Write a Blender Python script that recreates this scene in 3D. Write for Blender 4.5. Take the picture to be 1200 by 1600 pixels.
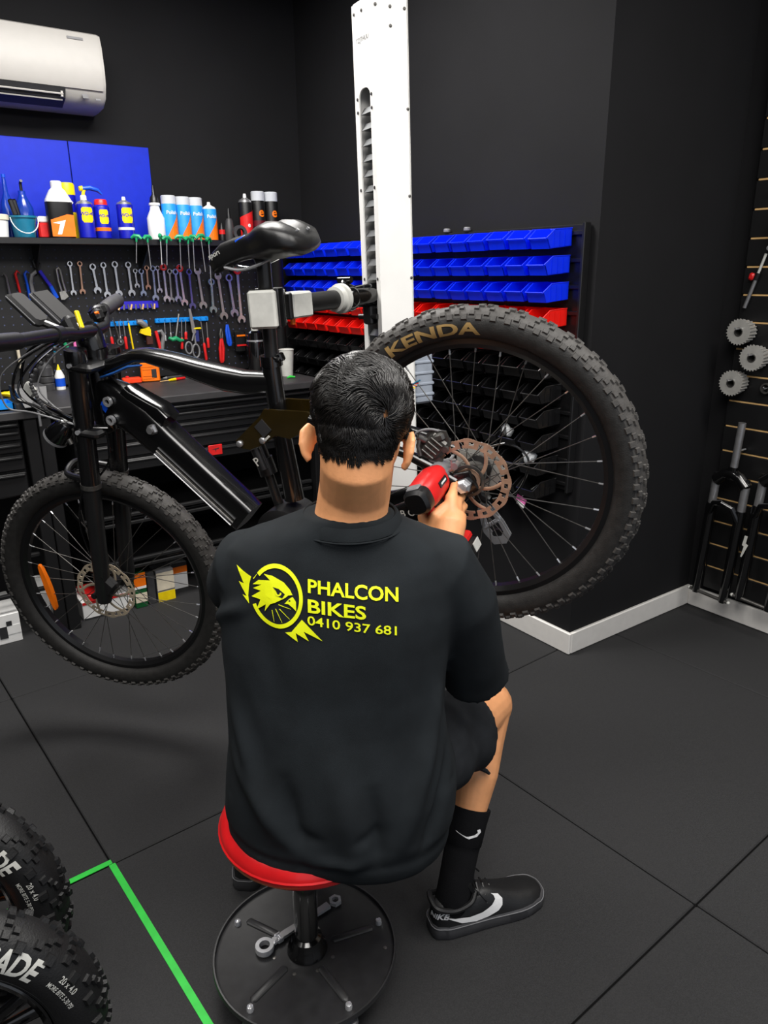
import bpy, bmesh, math, random
from mathutils import Vector as V, Matrix
from mathutils.bvhtree import BVHTree
import numpy as np
random.seed(7); RNG = np.random.RandomState(7)
SC = bpy.context.scene; COL = SC.collection
for o in list(bpy.data.objects): bpy.data.objects.remove(o)
R = math.radians; PI = math.pi

# ---------------------------------------------------------------- camera, world, light, exposure
cam = bpy.data.objects.new('camera', bpy.data.cameras.new('camera')); COL.objects.link(cam)
cam.data.sensor_fit = 'VERTICAL'; cam.data.sensor_height = 36.0; cam.data.lens = 36 * 1165 / 1600; cam.data.clip_start = .02
CR = Matrix(((0.811639, -0.584085, -0.009341), (0.18709, 0.244764, 0.951361), (-0.553389, -0.773909, 0.307936)))
cam.matrix_world = Matrix.Translation((0, 0, 1.42)) @ CR.transposed().to_4x4()
SC.camera = cam
w = bpy.data.worlds.new('room_fill'); SC.world = w; w.use_nodes = True
w.node_tree.nodes['Background'].inputs[0].default_value = (.85, .9, 1, 1)
w.node_tree.nodes['Background'].inputs[1].default_value = .45  # added fill; enters where the room is left open behind the camera
def area(name, loc, sx, sy, power, rot=(0, 0, 0), col=(1, .97, .93)):
    l = bpy.data.lights.new(name, 'AREA'); l.shape = 'RECTANGLE'; l.size = sx; l.size_y = sy; l.energy = power; l.color = col
    o = bpy.data.objects.new(name, l); COL.objects.link(o); o.location = loc; o.rotation_euler = rot
    return o
area('ceiling_panel_light', (.35, .2, 2.68), 1.8, 1.2, 52)
area('ceiling_panel_light', (.9, 2.35, 2.68), 1.2, .6, 50)
area('ceiling_panel_light', (-.9, 1.5, 2.68), .8, 1.4, 16)
area('ceiling_panel_light', (2.0, .2, 2.68), .6, 1.2, 22)  # fill added over the right wall to brighten its gold slat lines
SC.view_settings.view_transform = 'Standard'; SC.view_settings.look = 'None'; SC.view_settings.gamma = 1
SC.view_settings.use_curve_mapping = False; SC.view_settings.exposure = 0.45
SC.cycles.max_bounces = 6; SC.cycles.caustics_reflective = False; SC.cycles.caustics_refractive = False

# ---------------------------------------------------------------- materials
def lin(c):
    c = c / 255.; return c / 12.92 if c <= .04045 else ((c + .055) / 1.055) ** 2.4
MATS = {}
def mat(name, rgb, rough=.5, metal=0., spec=.5, var=.12, vscale=30., bump=0., bscale=200., coat=0., trans=0., alpha=1., sheen=0.):
    if name in MATS: return MATS[name]
    m = bpy.data.materials.new(name); m.use_nodes = True; nt = m.node_tree; b = nt.nodes['Principled BSDF']
    c = [lin(x) for x in rgb]
    tc = nt.nodes.new('ShaderNodeTexCoord'); nz = nt.nodes.new('ShaderNodeTexNoise'); nz.inputs['Scale'].default_value = vscale; nz.inputs['Detail'].default_value = 4
    nt.links.new(tc.outputs['Object'], nz.inputs['Vector'])
    rp = nt.nodes.new('ShaderNodeValToRGB'); e = rp.color_ramp.elements
    e[0].position = .3; e[1].position = .7
    e[0].color = [max(0, x * (1 - var)) for x in c] + [1]; e[1].color = [min(1, x * (1 + var)) for x in c] + [1]
    nt.links.new(nz.outputs['Fac'], rp.inputs['Fac']); nt.links.new(rp.outputs['Color'], b.inputs['Base Color'])
    b.inputs['Roughness'].default_value = rough; b.inputs['Metallic'].default_value = metal
    b.inputs['Specular IOR Level'].default_value = spec; b.inputs['Coat Weight'].default_value = coat; b.inputs['Coat Roughness'].default_value = .08
    b.inputs['Transmission Weight'].default_value = trans; b.inputs['Alpha'].default_value = alpha; b.inputs['Sheen Weight'].default_value = sheen
    if bump > 0:
        n2 = nt.nodes.new('ShaderNodeTexNoise'); n2.inputs['Scale'].default_value = bscale; n2.inputs['Detail'].default_value = 6
        bp = nt.nodes.new('ShaderNodeBump'); bp.inputs['Strength'].default_value = bump; bp.inputs['Distance'].default_value = .002
        nt.links.new(tc.outputs['Object'], n2.inputs['Vector']); nt.links.new(n2.outputs['Fac'], bp.inputs['Height']); nt.links.new(bp.outputs['Normal'], b.inputs['Normal'])
    MATS[name] = m; return m
K = dict(
 rubber=mat('mat_rubber_floor', (41, 41, 42), .78, bump=.5, bscale=900, var=.25, vscale=350, spec=.35),
 wall=mat('mat_matte_black_wall', (22, 22, 24), .85, bump=.1, bscale=60, spec=.25, vscale=3),
 white=mat('mat_white_paint', (228, 225, 220), .5, var=.03), ceil=mat('mat_ceiling', (120, 120, 120), .9, var=.03),
 blk=mat('mat_black_plastic', (20, 20, 21), .38), mblk=mat('mat_satin_black_metal', (22, 22, 23), .33, spec=.6), gblk=mat('mat_gloss_black', (9, 9, 10), .16, spec=.6, coat=.6),
 bike=mat('mat_bike_frame_black', (10, 10, 11), .26, spec=.6, coat=.5), blk2=mat('mat_rough_black_metal', (20, 20, 21), .7, spec=.3), ac=mat('mat_ac_white', (172, 169, 164), .5, var=.02), dust=mat('mat_dusty_tread', (66, 64, 62), .6, bump=.3, bscale=400, var=.25, vscale=60, spec=.4), tyre=mat('mat_tyre_rubber', (36, 35, 34), .58, bump=.35, bscale=400, var=.3, vscale=60, spec=.4),  # tread colour has overhead light painted in, paler than the sidewall rubber
 fat=mat('mat_fat_tyre_rubber', (21, 21, 22), .5, bump=.3, bscale=300, spec=.4), rim=mat('mat_rim_black', (16, 16, 17), .3),
 chrome=mat('mat_chrome', (222, 223, 226), .2, .72, var=.08, vscale=60), steel=mat('mat_steel', (168, 168, 170), .34, .75, var=.15), dsteel=mat('mat_dark_steel', (100, 98, 95), .4, .75, var=.25, vscale=80),
 alu=mat('mat_brushed_aluminium', (244, 243, 239), .5, .0, var=.03, vscale=12), rotor=mat('mat_worn_rotor', (186, 150, 126), .42, .45, var=.3, vscale=35),
 blue=mat('mat_blue_panel', (8, 40, 190), .5, var=.05, spec=.3), bbin=mat('mat_blue_bin', (0, 44, 240), .4, var=.06), rbin=mat('mat_red_bin', (235, 26, 18), .38, var=.06), kbin=mat('mat_black_bin', (20, 20, 21), .24, coat=.9),
 red=mat('mat_red_plastic', (214, 34, 34), .36), redv=mat('mat_red_vinyl', (205, 26, 30), .32, coat=.2, var=.08), orange=mat('mat_orange_plastic', (250, 118, 10), .4),
 yellow=mat('mat_yellow', (250, 214, 10), .42), green=mat('mat_green_plastic', (30, 150, 98), .4), tape=mat('mat_green_tape', (42, 190, 62), .6, var=.1), bluep=mat('mat_blue_plastic', (20, 84, 215), .4), lblue=mat('mat_light_blue_plastic', (18, 140, 232), .4),
 purple=mat('mat_violet_strip', (52, 44, 200), .4), grey=mat('mat_grey_plastic', (120, 120, 122), .45), lgrey=mat('mat_light_grey_plastic', (196, 196, 190), .5), dgrey=mat('mat_dark_grey', (58, 58, 60), .5, var=.2),
 teal=mat('mat_teal_plastic', (24, 110, 140), .4), wplastic=mat('mat_white_plastic', (238, 238, 236), .4, var=.03), bronze=mat('mat_gloss_bronze_black', (46, 36, 12), .14, .3, coat=.7), gold=mat('mat_gold_insert', (240, 196, 132), .4, .1),
 cloth=mat('mat_black_cotton', (27, 31, 34), .9, bump=.35, bscale=1500, var=.2, vscale=14, spec=.2), cloth2=mat('mat_black_shorts', (36, 38, 41), .88, bump=.3, bscale=1200, var=.2, spec=.15), sock=mat('mat_black_sock', (20, 20, 22), .95, bump=.6, bscale=700, spec=.15),
 skin=mat('mat_skin', (236, 166, 114), .48, bump=.15, bscale=250, var=.1, vscale=25), hair=mat('mat_dark_hair', (20, 17, 15), .34, spec=.6, var=.4, vscale=120), neon=mat('mat_neon_yellow_print', (232, 240, 8), .6, var=.02),
 saddle=mat('mat_black_vinyl_saddle', (22, 22, 23), .36, bump=.1, bscale=500), leather=mat('mat_shoe_leather', (20, 20, 21), .5, bump=.2, bscale=300), goldprint=mat('mat_gold_print', (150, 122, 74), .55), wprint=mat('mat_white_print', (225, 225, 225), .5, var=.02),
 clear=mat('mat_clear_cap', (228, 232, 238), .18, trans=.25, var=.02), clearb=mat('mat_clear_blue', (40, 90, 220), .15, trans=.6, var=.04), pink=mat('mat_pink', (240, 120, 190), .5), print=mat('mat_dark_print', (40, 40, 42), .6), bedge=mat('mat_blue_accent', (30, 80, 150), .4),
 sky=mat('mat_sky_label', (40, 150, 230), .4), cream=mat('mat_cream', (225, 214, 190), .5), dgreen=mat('mat_dark_green', (12, 84, 40), .45), chain=mat('mat_rack_steel', (128, 130, 132), .4, .75, var=.15), base=mat('mat_stool_tray', (40, 40, 41), .42, var=.2, vscale=40, spec=.45), peg=mat('mat_pegboard_black', (17, 17, 19), .5), hole=mat('mat_peg_hole', (70, 78, 110), .6), tooth=mat('mat_cassette_steel', (200, 198, 192), .36, .45))

# ---------------------------------------------------------------- mesh builder
def frame_of(d):
    d = V(d).normalized(); a = d.cross(V((0, 0, 1)))
    if a.length < 1e-3: a = d.cross(V((0, 1, 0)))
    a.normalize(); return a, d.cross(a).normalized()
class MB:
    def __init__(s): s.v = []; s.f = []; s.m = []
    def add(s, vs, fs, m=0, M=None):
        k = len(s.v)
        s.v += [tuple(M @ V(p)) if M is not None else tuple(p) for p in vs]
        s.f += [tuple(i + k for i in f) for f in fs]; s.m += [m] * len(fs); return s
    def loft(s, rings, m=0, caps=True, closed=True, M=None):
        n = len(rings[0]); vs = [p for r in rings for p in r]; fs = []
        for i in range(len(rings) - 1):
            for j in range(n if closed else n - 1):
                k = (j + 1) % n; fs.append((i * n + j, i * n + k, (i + 1) * n + k, (i + 1) * n + j))
        if caps: fs.append(tuple(range(n - 1, -1, -1))); fs.append(tuple(range((len(rings) - 1) * n, len(rings) * n)))
        return s.add(vs, fs, m, M)
    def box(s, c, d, m=0, M=None, bev=0.):
        x, y, z = d[0] / 2, d[1] / 2, d[2] / 2; T = Matrix.Translation(c); T = T @ M if M is not None else T
        if bev <= 0:
            vs = [(i * x, j * y, k * z) for k in (-1, 1) for j in (-1, 1) for i in (-1, 1)]
            return s.add(vs, [(0, 2, 3, 1), (4, 5, 7, 6), (0, 1, 5, 4), (2, 6, 7, 3), (0, 4, 6, 2), (1, 3, 7, 5)], m, T)
        b = min(bev, x * .95, y * .95, z * .95)
        def ring(zz, q):
            X, Y = x - q, y - q
            return [(X, -Y + b, zz), (X, Y - b, zz), (X - b, Y, zz), (-X + b, Y, zz), (-X, Y - b, zz), (-X, -Y + b, zz), (-X + b, -Y, zz), (X - b, -Y, zz)]
        return s.loft([ring(-z, b * .9), ring(-z + b, 0), ring(z - b, 0), ring(z, b * .9)], m, True, True, T)
    def cyl(s, p, q, r, r2=None, n=14, m=0, caps=True):
        p, q = V(p), V(q); a, b = frame_of(q - p); r2 = r if r2 is None else r2
        return s.loft([[c + a * (rr * math.cos(2 * PI * i / n)) + b * (rr * math.sin(2 * PI * i / n)) for i in range(n)] for c, rr in ((p, r), (q, r2))], m, caps)
    def tube(s, pts, r, n=8, m=0, caps=True, flat=1.):
        pts = [V(p) for p in pts]; rings = []; N = len(pts)
        rs = r if isinstance(r, (list, tuple)) else [r] * N
        a = None
        for i, p in enumerate(pts):
            d = (pts[min(i + 1, N - 1)] - pts[max(i - 1, 0)]).normalized()
            if a is None: a, b = frame_of(d)
            else:
                a = (a - d * a.dot(d)); a = a.normalized() if a.length > 1e-5 else frame_of(d)[0]
            b = d.cross(a)
            rings.append([p + a * (rs[i] * math.cos(2 * PI * k / n)) + b * (rs[i] * flat * math.sin(2 * PI * k / n)) for k in range(n)])
        return s.loft(rings, m, caps)
    def lathe(s, prof, n=24, m=0, M=None, caps=True):
        return s.loft([[(max(r, 1e-4) * math.cos(2 * PI * k / n), max(r, 1e-4) * math.sin(2 * PI * k / n), z) for k in range(n)] for r, z in prof], m, caps, True, M)
    def ringlathe(s, prof, n=48, m=0, M=None):      # closed profile around z (torus-like)
        P = len(prof); vs = [(r * math.cos(2 * PI * k / n), r * math.sin(2 * PI * k / n), z) for k in range(n) for r, z in prof]
        fs = [(k * P + j, k * P + (j + 1) % P, ((k + 1) % n) * P + (j + 1) % P, ((k + 1) % n) * P + j) for k in range(n) for j in range(P)]
        return s.add(vs, fs, m, M)
    def prism(s, poly, z0, z1, m=0, M=None):
        return s.loft([[(x, y, z0) for x, y in poly], [(x, y, z1) for x, y in poly]], m, True, True, M)
    def ball(s, c, r, n=16, k=10, m=0, M=None):
        r = V((r, r, r)) if not hasattr(r, '__len__') else V(r); c = V(c)
        rings = [[(r.x * math.sin(PI * i / k) * math.cos(2 * PI * j / n), r.y * math.sin(PI * i / k) * math.sin(2 * PI * j / n), -r.z * math.cos(PI * i / k)) for j in range(n)] for i in range(k + 1)]
        rings[0] = [(p[0] + 1e-5 * math.cos(j), p[1] + 1e-5 * math.sin(j), -r.z) for j, p in enumerate(rings[0])]
        T = Matrix.Translation(c); T = T @ M if M is not None else T
        return s.loft(rings, m, True, True, T)
    def mesh(s, name, mats, sharp=35):
        me = bpy.data.meshes.new(name); me.from_pydata(s.v, [], s.f)
        for mm in (mats if isinstance(mats, (list, tuple)) else [mats]): me.materials.append(mm)
        me.polygons.foreach_set('material_index', s.m)
        bm = bmesh.new(); bm.from_mesh(me); bmesh.ops.recalc_face_normals(bm, faces=bm.faces); bm.to_mesh(me); bm.free()
        me.polygons.foreach_set('use_smooth', [True] * len(me.polygons)); me.set_sharp_from_angle(angle=R(sharp)); me.update()
        return me
    def build(s, name, mats, parent=None, sharp=35, loc=None, M=None):
        return link(name, s.mesh(name, mats, sharp), parent, loc, M)
def link(name, me, parent=None, loc=None, M=None):
    o = bpy.data.objects.new(name, me); COL.objects.link(o)
    if parent is not None: o.parent = parent
    if loc is not None: o.location = loc
    if M is not None: o.matrix_local = M
    return o
def tag(o, label=None, cat=None, group=None, kind=None):
    if label: o['label'] = label
    if cat: o['category'] = cat
    if group: o['group'] = group
    if kind: o['kind'] = kind
    return o
def thing(name, label, cat, loc=(0, 0, 0), group=None, M=None):
    o = link(name, None, None, None if M is not None else loc, M); o.empty_display_size = .05; return tag(o, label, cat, group)
def struct(o): o['kind'] = 'structure'; return o
def copy_tree(o, parent=None):
    c = o.copy(); COL.objects.link(c); c.parent = parent
    for ch in o.children: copy_tree(ch, c)
    return c
def rotM(ax, deg): return Matrix.Rotation(R(deg), 4, ax)
def axM(x, y, z, o=(0, 0, 0)):      # columns are the axes
    x, y, z, o = V(x), V(y), V(z), V(o)
    return Matrix(((x.x, y.x, z.x, o.x), (x.y, y.y, z.y, o.y), (x.z, y.z, z.z, o.z), (0, 0, 0, 1)))
def text_geo(body, size, bold=.0, shear=0., align='LEFT', spacing=1.):
    c = bpy.data.curves.new('lettering', 'FONT'); c.body = body; c.size = size; c.offset = bold * size; c.shear = shear; c.align_x = align; c.space_character = spacing; c.resolution_u = 3
    o = bpy.data.objects.new('lettering', c); COL.objects.link(o); bpy.context.view_layer.update()
    me = bpy.data.meshes.new_from_object(o.evaluated_get(bpy.context.evaluated_depsgraph_get()))
    vs = [tuple(v.co) for v in me.vertices]; fs = [tuple(p.vertices) for p in me.polygons]
    bpy.data.objects.remove(o); bpy.data.curves.remove(c); bpy.data.meshes.remove(me); return vs, fs
def flat_print(name, vs, fs, material, parent, fn=None, M=None, step=None):
    bm = bmesh.new(); bv = [bm.verts.new(v) for v in vs]
    for f in fs:
        try: bm.faces.new([bv[i] for i in f])
        except ValueError: pass
    if step:
        for ax in (0, 1):
            lo = min(v.co[ax] for v in bm.verts); hi = max(v.co[ax] for v in bm.verts); t = lo + step
            while t < hi:
                no = V((1, 0, 0)) if ax == 0 else V((0, 1, 0)); bmesh.ops.bisect_plane(bm, geom=bm.verts[:] + bm.edges[:] + bm.faces[:], plane_co=no * t, plane_no=no); t += step
    if fn:
        for v in bm.verts: v.co = fn(v.co)
    me = bpy.data.meshes.new(name); bm.to_mesh(me); bm.free(); me.materials.append(material)
    return link(name, me, parent, None, M)
def write(name, body, size, material, parent, M, bold=.015, align='CENTER', shear=0.):
    vs, fs = text_geo(body, size, bold, shear, align); return flat_print(name, vs, fs, material, parent, None, M)
def remesh(o, voxel, smooth=2):
    md = o.modifiers.new('r', 'REMESH'); md.mode = 'VOXEL'; md.voxel_size = voxel; md.use_smooth_shade = True
    if smooth: s2 = o.modifiers.new('s', 'SMOOTH'); s2.iterations = smooth; s2.factor = .5
    bpy.context.view_layer.update()
    me = bpy.data.meshes.new_from_object(o.evaluated_get(bpy.context.evaluated_depsgraph_get()))
    old = o.data; mats = list(old.materials); o.modifiers.clear(); o.data = me; bpy.data.meshes.remove(old); me.materials.clear()
    for m_ in mats: me.materials.append(m_)
    me.polygons.foreach_set('material_index', [0] * len(me.polygons)); me.polygons.foreach_set('use_smooth', [True] * len(me.polygons)); return o
ORD = ['', 'second ', 'third ', 'fourth ', 'fifth ', 'sixth ', 'seventh ', 'eighth ', 'ninth ', 'tenth ', 'eleventh ', 'twelfth ', 'thirteenth ', 'fourteenth ', 'fifteenth ', 'sixteenth ', 'seventeenth ', 'eighteenth ', 'nineteenth ', 'twentieth ', 'twenty-first ']
def nth(i, what): return (ORD[i] + what) if i else what

# ---------------------------------------------------------------- room shell
YB = 3.62; XB = 2.08; YJ = 1.69; XR = 2.86; ZC = 2.7
f = struct(MB().box((.4, .9, -.05), (5.2, 5.8, .06)).build('floor', K['dgrey']))
mesh_mat = MB().box((0, 0, 0), (1.0155, .9915, .019), bev=.003).mesh('rubber_mat', K['rubber'])
for i in range(-2, 3):
    for j in range(-2, 4):
        c_ = V((.318, 1.642, -.0095)) + rotM('Z', 3) @ V((1.02 * (i + .5), .996 * (j - .5), 0)); link('rubber_mat', mesh_mat, f, c_).rotation_euler.z = R(3)
def wall(name, x0, x1, y0, y1, z0=0, z1=ZC):
    return struct(MB().box(((x0 + x1) / 2, (y0 + y1) / 2, (z0 + z1) / 2), (x1 - x0, y1 - y0, z1 - z0)).build(name, K['wall']))
wall('wall_back', -2.0, XB + .1, YB, YB + .1)
wall('wall_left', -2.1, -2.0, -1.5, YB + .1)
wall('wall_middle', XB, XB + .1, YJ, YB)
wall('wall_jog', XB + .1, XR + .1, YJ, YJ + .1)
wall('wall_right', XR, XR + .1, -1.5, YJ)
struct(MB().box((.43, 1.06, ZC + .05), (5, 5.2, .1)).build('ceiling', K['ceil']))
def base(name, a, b, d):
    a, b = V(a), V(b); m = MB(); m.box(((a.x + b.x) / 2, (a.y + b.y) / 2, .046), (abs(b.x - a.x) or d, abs(b.y - a.y) or d, .09), bev=.004); return struct(m.build(name, K['white']))
base('baseboard_middle', (XB - .007, YJ - .014, 0), (XB - .007, YB, 0), .014)
base('baseboard_jog', (XB, YJ - .007, 0), (XR, YJ - .007, 0), .014)
base('baseboard_right', (XR - .007, .98, 0), (XR - .007, YJ - .014, 0), .014)
o = base('baseboard_right', (XR - .007, -1.5, 0), (XR - .007, .978, 0), .014)
# ---- green tape on the mats
m = MB(); m.box((.3385, 1.24, .0009), (.016, .80, .0018), M=rotM('Z', 3)); m.box((.015, 1.6335, .0009), (.61, .016, .0017), M=rotM('Z', 3))
tag(m.build('floor_tape', K['tape']), 'bright green tape line forming a corner on the black floor mats', 'tape')
# ---------------------------------------------------------------- air conditioner
t = thing('air_conditioner', 'white split air conditioner mounted high on the black wall', 'air conditioner', (.62, YB, 2.06))
prof = [(0, 0.0), (-.05, 0.0), (-.135, .008), (-.178, .035), (-.200, .085), (-.204, .14), (-.196, .22), (-.182, .262), (-.16, .272), (0, .272)]
def xprism(m, prof, x0, x1, k=0): m.loft([[(x0, y, z) for y, z in prof], [(x1, y, z) for y, z in prof]], k)
m = MB(); xprism(m, prof, -.45, .455); xprism(m, [(y * .985, z * .98 + .004) for y, z in prof], .455, .462); m.build('body', K['ac'], t)
m = MB(); xprism(m, [(-.197, .062), (-.207, .085), (-.2105, .14), (-.2025, .222), (-.187, .262), (-.18, .255), (-.19, .1)], -.45, .45); m.build('front_panel', K['ac'], t)
m = MB(); xprism(m, [(-.120, .0045), (-.178, .03), (-.1975, .058), (-.205, .058), (-.186, .024), (-.122, -.001)], -.45, .30); m.build('air_outlet', K['print'], t)
m = MB(); m.tube([(-.45, -.199, .036), (.29, -.199, .036)], .0035, 6); m.tube([(-.45, -.176, .018), (.29, -.176, .018)], .003, 6); m.box((-.06, -.195, .04), (.012, .012, .012)); m.box((.285, -.19, .036), (.008, .02, .02)); m.build('louvre', K['ac'], t)
m = MB(); m.box((.375, -.196, .036), (.022, .004, .022), M=rotM('X', -38)); m.box((.425, -.192, .03), (.02, .006, .006)); m.build('indicator_light', K['grey'], t)
MB().box((.36, -.1998, .238), (.06, .002, .009), M=rotM('X', -13)).build('badge', K['grey'], t)
# ---------------------------------------------------------------- blue back panels
for x0, x1, lab in ((-.2, .951, 'glossy royal blue wall panel on the left of the panel seam'), (.955, 1.300, 'narrower royal blue wall panel right of the seam, ending at the black wall')):
    tag(MB().box(((x0 + x1) / 2, YB - .004, 1.76), (x1 - x0, .008, .39), bev=.001).build('wall_panel', K['blue']), lab, 'wall panel')
# ---------------------------------------------------------------- pegboard
t = thing('pegboard', 'black steel pegboard with rows of holes above the workbench', 'pegboard', (.8, YB, .94))
PX0, PX1, PF = -.3, 1.80, 3.60
MB().box(((PX0 + PX1) / 2 - .8, -.011, .305), (PX1 - PX0, .018, .61), bev=.003).build('board', K['peg'], t)
m = MB()
for i in range(60):
    for j in range(18):
        x = PX0 + .02 + i * .035; z = .975 + j * .034
        if x < PX1 - .01: m.prism([(.0032 * math.cos(q * PI / 3), .0032 * math.sin(q * PI / 3)) for q in range(6)], -.0004, .0006, 0, axM((1, 0, 0), (0, 0, 1), (0, -1, 0), (x - .8, PF - YB - .0005, z - .94)))
tag(m.build('peg_hole', K['hole'], t), kind='stuff')
# ---------------------------------------------------------------- shelf
t = thing('wall_shelf', 'black steel shelf above the pegboard carrying bottles and spray cans', 'shelf', (.75, YB, 1.535))
MB().box((.05, -.115, .0125), (2.1, .21, .025), bev=.002).build('shelf_board', K['mblk'], t)
for x in (-.6, .0, .45, .9): MB().prism([(0, 0), (-.16, 0), (-.01, -.12), (0, -.12)], -.003, .003, 0, axM((0, 1, 0), (0, 0, 1), (1, 0, 0), (x, -.02, 0))).build('bracket', K['mblk'], t)
ZS = 1.5605; YS = 3.49
def base_thing(name, lab, cat, x, y, z, grp=None): return thing(name, lab, cat, (x, y, z), grp)
FX = lambda x, y, z: axM((1, 0, 0), (0, 0, 1), (0, -1, 0), (x, y, z))      # print facing the room
def curved(r, z0, yoff=0.0):       # wrap flat lettering round a can of radius r, facing -y
    return lambda c: V((r * math.sin(c.x / r), -r * math.cos(c.x / r) + yoff, c.y + z0))
def can(name, lab, x, h, r, body, dome, cap=None, y=YS, rings=(), txt=None, tcol=None, tz=.6, ts=.02, patch=None, grp=None, nozzle=None, rot=0):
    t = base_thing(name, lab, 'spray can', x, y, ZS, grp)
    t.rotation_euler.z = rot
    m = MB(); m.lathe([(r * .9, 0), (r, .004), (r, h * .80), (r * .97, h * .82)]); m.build('can_body', body, t)
    m = MB(); m.lathe([(r * .97, h * .82), (r * .82, h * .87), (r * .45, h * .9), (r * .4, h * .915), (r * .2, h * .915)]); m.build('shoulder', dome, t)
    if nozzle: MB().lathe([(r * .25, h * .91), (r * .25, h * .955), (r * .2, h)], 12).build('nozzle', nozzle, t)
    if cap:
        m = MB(); m.lathe([(r * .98, h * .80), (r * .98, h * .985), (r * .9, h), (.001, h)] if cap is K['clear'] else [(r * .86, h * .86), (r * .8, h * .97), (r * .7, h), (.001, h)]); m.build('cap', cap, t)
    for z0, z1, mm in rings: MB().lathe([(r + .0004, h * z0), (r + .0004, h * z1)], caps=False).build('label_band', mm, t)
    if patch:
        P = [(p[0] * r, p[1] * h) for p in patch[0]]
        flat_print('label_patch', [(a, b, 0) for a, b in P], [tuple(range(len(P)))], patch[1], t, curved(r + .0008, 0), step=r * .3)
    if txt:
        vs, fs = text_geo(txt, ts, .02, 0, 'CENTER'); flat_print('lettering', vs, fs, tcol, t, curved(r + .0014, h * tz), step=r * .3)
    return t
SHIELD = [(-.72, .44), (-.5, .38), (.5, .38), (.72, .44), (.72, .70), (.55, .74), (-.55, .74), (-.72, .70)]
DIAG = [(-.85, .02), (1.4, .02), (1.4, .66), (.95, .60), (-.85, .06)]
navy = mat('mat_navy_can', (16, 26, 170), .35)
# white tub (left edge)
t = base_thing('tub', 'white plastic tub at the far left end of the shelf', 'tub', .60, YS, ZS)
MB().lathe([(.045, 0), (.052, .07)]).build('tub_body', K['wplastic'], t); MB().lathe([(.055, .066), (.055, .084), (.05, .087), (.001, .087)]).build('lid', K['cream'], t)
t = base_thing('bucket', 'teal blue plastic bucket holding black brushes on the shelf', 'bucket', .707, YS, ZS)
MB().lathe([(.04, 0), (.05, .075), (.054, .076), (.054, .084), (.048, .084), (.038, .01), (.001, .01)]).build('bucket_body', K['teal'], t)
MB().tube([(-.052 * math.cos(a), -.03 * math.sin(a) - .028, .076 - .06 * math.sin(a)) for a in np.linspace(.0, PI, 12)], .002, 6).build('handle', K['wplastic'], t)
for k, (dx, a) in enumerate(((-.02, -30), (0, -22))):
    t = base_thing('brush', ('black handled brush leaning left in the teal bucket', 'second black brush in the teal bucket, just right of the leaning one')[k], 'brush', .707 + dx * .4, YS - .012 + .02 * k, ZS + .012)
    t.rotation_euler = (0, R(a * .45), 0)
    MB().cyl((0, 0, 0), (0, 0, .075), .005, n=10).build('shaft', K['blk'], t); MB().box((0, 0, .105), (.02, .012, .065), bev=.005).build('handle', K['blk'], t)
t = base_thing('wash_bottle', 'translucent blue spray bottle standing behind the teal bucket', 'bottle', .733, YS + .075, ZS)
MB().lathe([(.034, 0), (.036, .01), (.036, .12), (.018, .16), (.014, .17), (.014, .185)]).build('bottle_body', K['clearb'], t); MB().tube([(0, 0, .185), (0, 0, .215), (.0, -.02, .222)], .006, 8).build('spout', K['blk'], t)
t = base_thing('bottle', 'tall thin clear blue bottle behind the brushes', 'bottle', .672, YS + .075, ZS)
MB().lathe([(.024, 0), (.026, .01), (.026, .13), (.01, .175), (.008, .22), (.006, .235)]).build('bottle_body', K['clearb'], t); MB().cyl((0, 0, .233), (0, 0, .245), .008).build('cap', K['bluep'], t)
t = base_thing('bottle', 'small red and white bottle between the teal bucket and the large cleaner bottle', 'bottle', .787, YS + .02, ZS)
MB().box((0, 0, .03), (.046, .036, .06), bev=.006).build('bottle_body', K['red'], t); MB().box((0, 0, .073), (.04, .032, .026), bev=.005).build('cap', K['wplastic'], t)
# large cleaner bottle
t = base_thing('bottle', 'large white cleaner bottle with black band and orange label', 'bottle', .848, YS - .02, ZS)
def sq(a, b, z, n=20, e=3.2): return [(a * math.copysign(abs(math.cos(q)) ** (2 / e), math.cos(q)), b * math.copysign(abs(math.sin(q)) ** (2 / e), math.sin(q)), z) for q in [2 * PI * k / n for k in range(n)]]
MB().loft([sq(.05, .032, 0), sq(.052, .034, .006), sq(.052, .034, .14)]).build('bottle_body', K['blk'], t)
MB().loft([sq(.052, .034, .14), sq(.05, .033, .15), sq(.03, .025, .185), sq(.019, .019, .195)]).build('bottle_shoulder', K['wplastic'], t)
MB().lathe([(.022, .193), (.022, .216), (.019, .22), (.001, .22)]).build('cap', K['wplastic'], t)
flat_print('label_patch', [(-.046, .006, 0), (.046, .006, 0), (.046, .09, 0), (.02, .092, 0), (-.046, .07, 0)], [(0, 1, 2, 3, 4)], K['orange'], t, lambda c: V((c.x, -.0348, c.y)))
flat_print('emblem', [(-.04, .058, 0), (.012, .07, 0), (-.01, .014, 0), (-.026, .014, 0), (-.012, .054, 0)], [(0, 1, 4), (1, 2, 3, 4)], K['wplastic'], t, lambda c: V((c.x, -.0355, c.y)))
can('spray_can', 'tall yellow and blue spray can with a yellow cap', .905, .222, .033, K['yellow'], navy, None, y=YS + .055, rings=((.48, .80, navy),), txt='◆', tcol=K['wplastic'], tz=.6, ts=.03)
MB().lathe([(.034, .175), (.034, .214), (.03, .222), (.001, .222)]).build('cap', K['yellow'], [o for o in bpy.data.objects if o.get('label', '').startswith('tall yellow and blue')][0])
t = can('spray_bottle', 'blue and yellow oil spray can with a long blue trigger', .948, .165, .034, navy, K['steel'], txt='WD-40', tcol=navy, tz=.55, ts=.019, patch=(SHIELD, K['yellow']), y=YS - .03)
MB().lathe([(.013, .148), (.013, .166), (.01, .17)], 12).build('collar', K['wplastic'], t)
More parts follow.
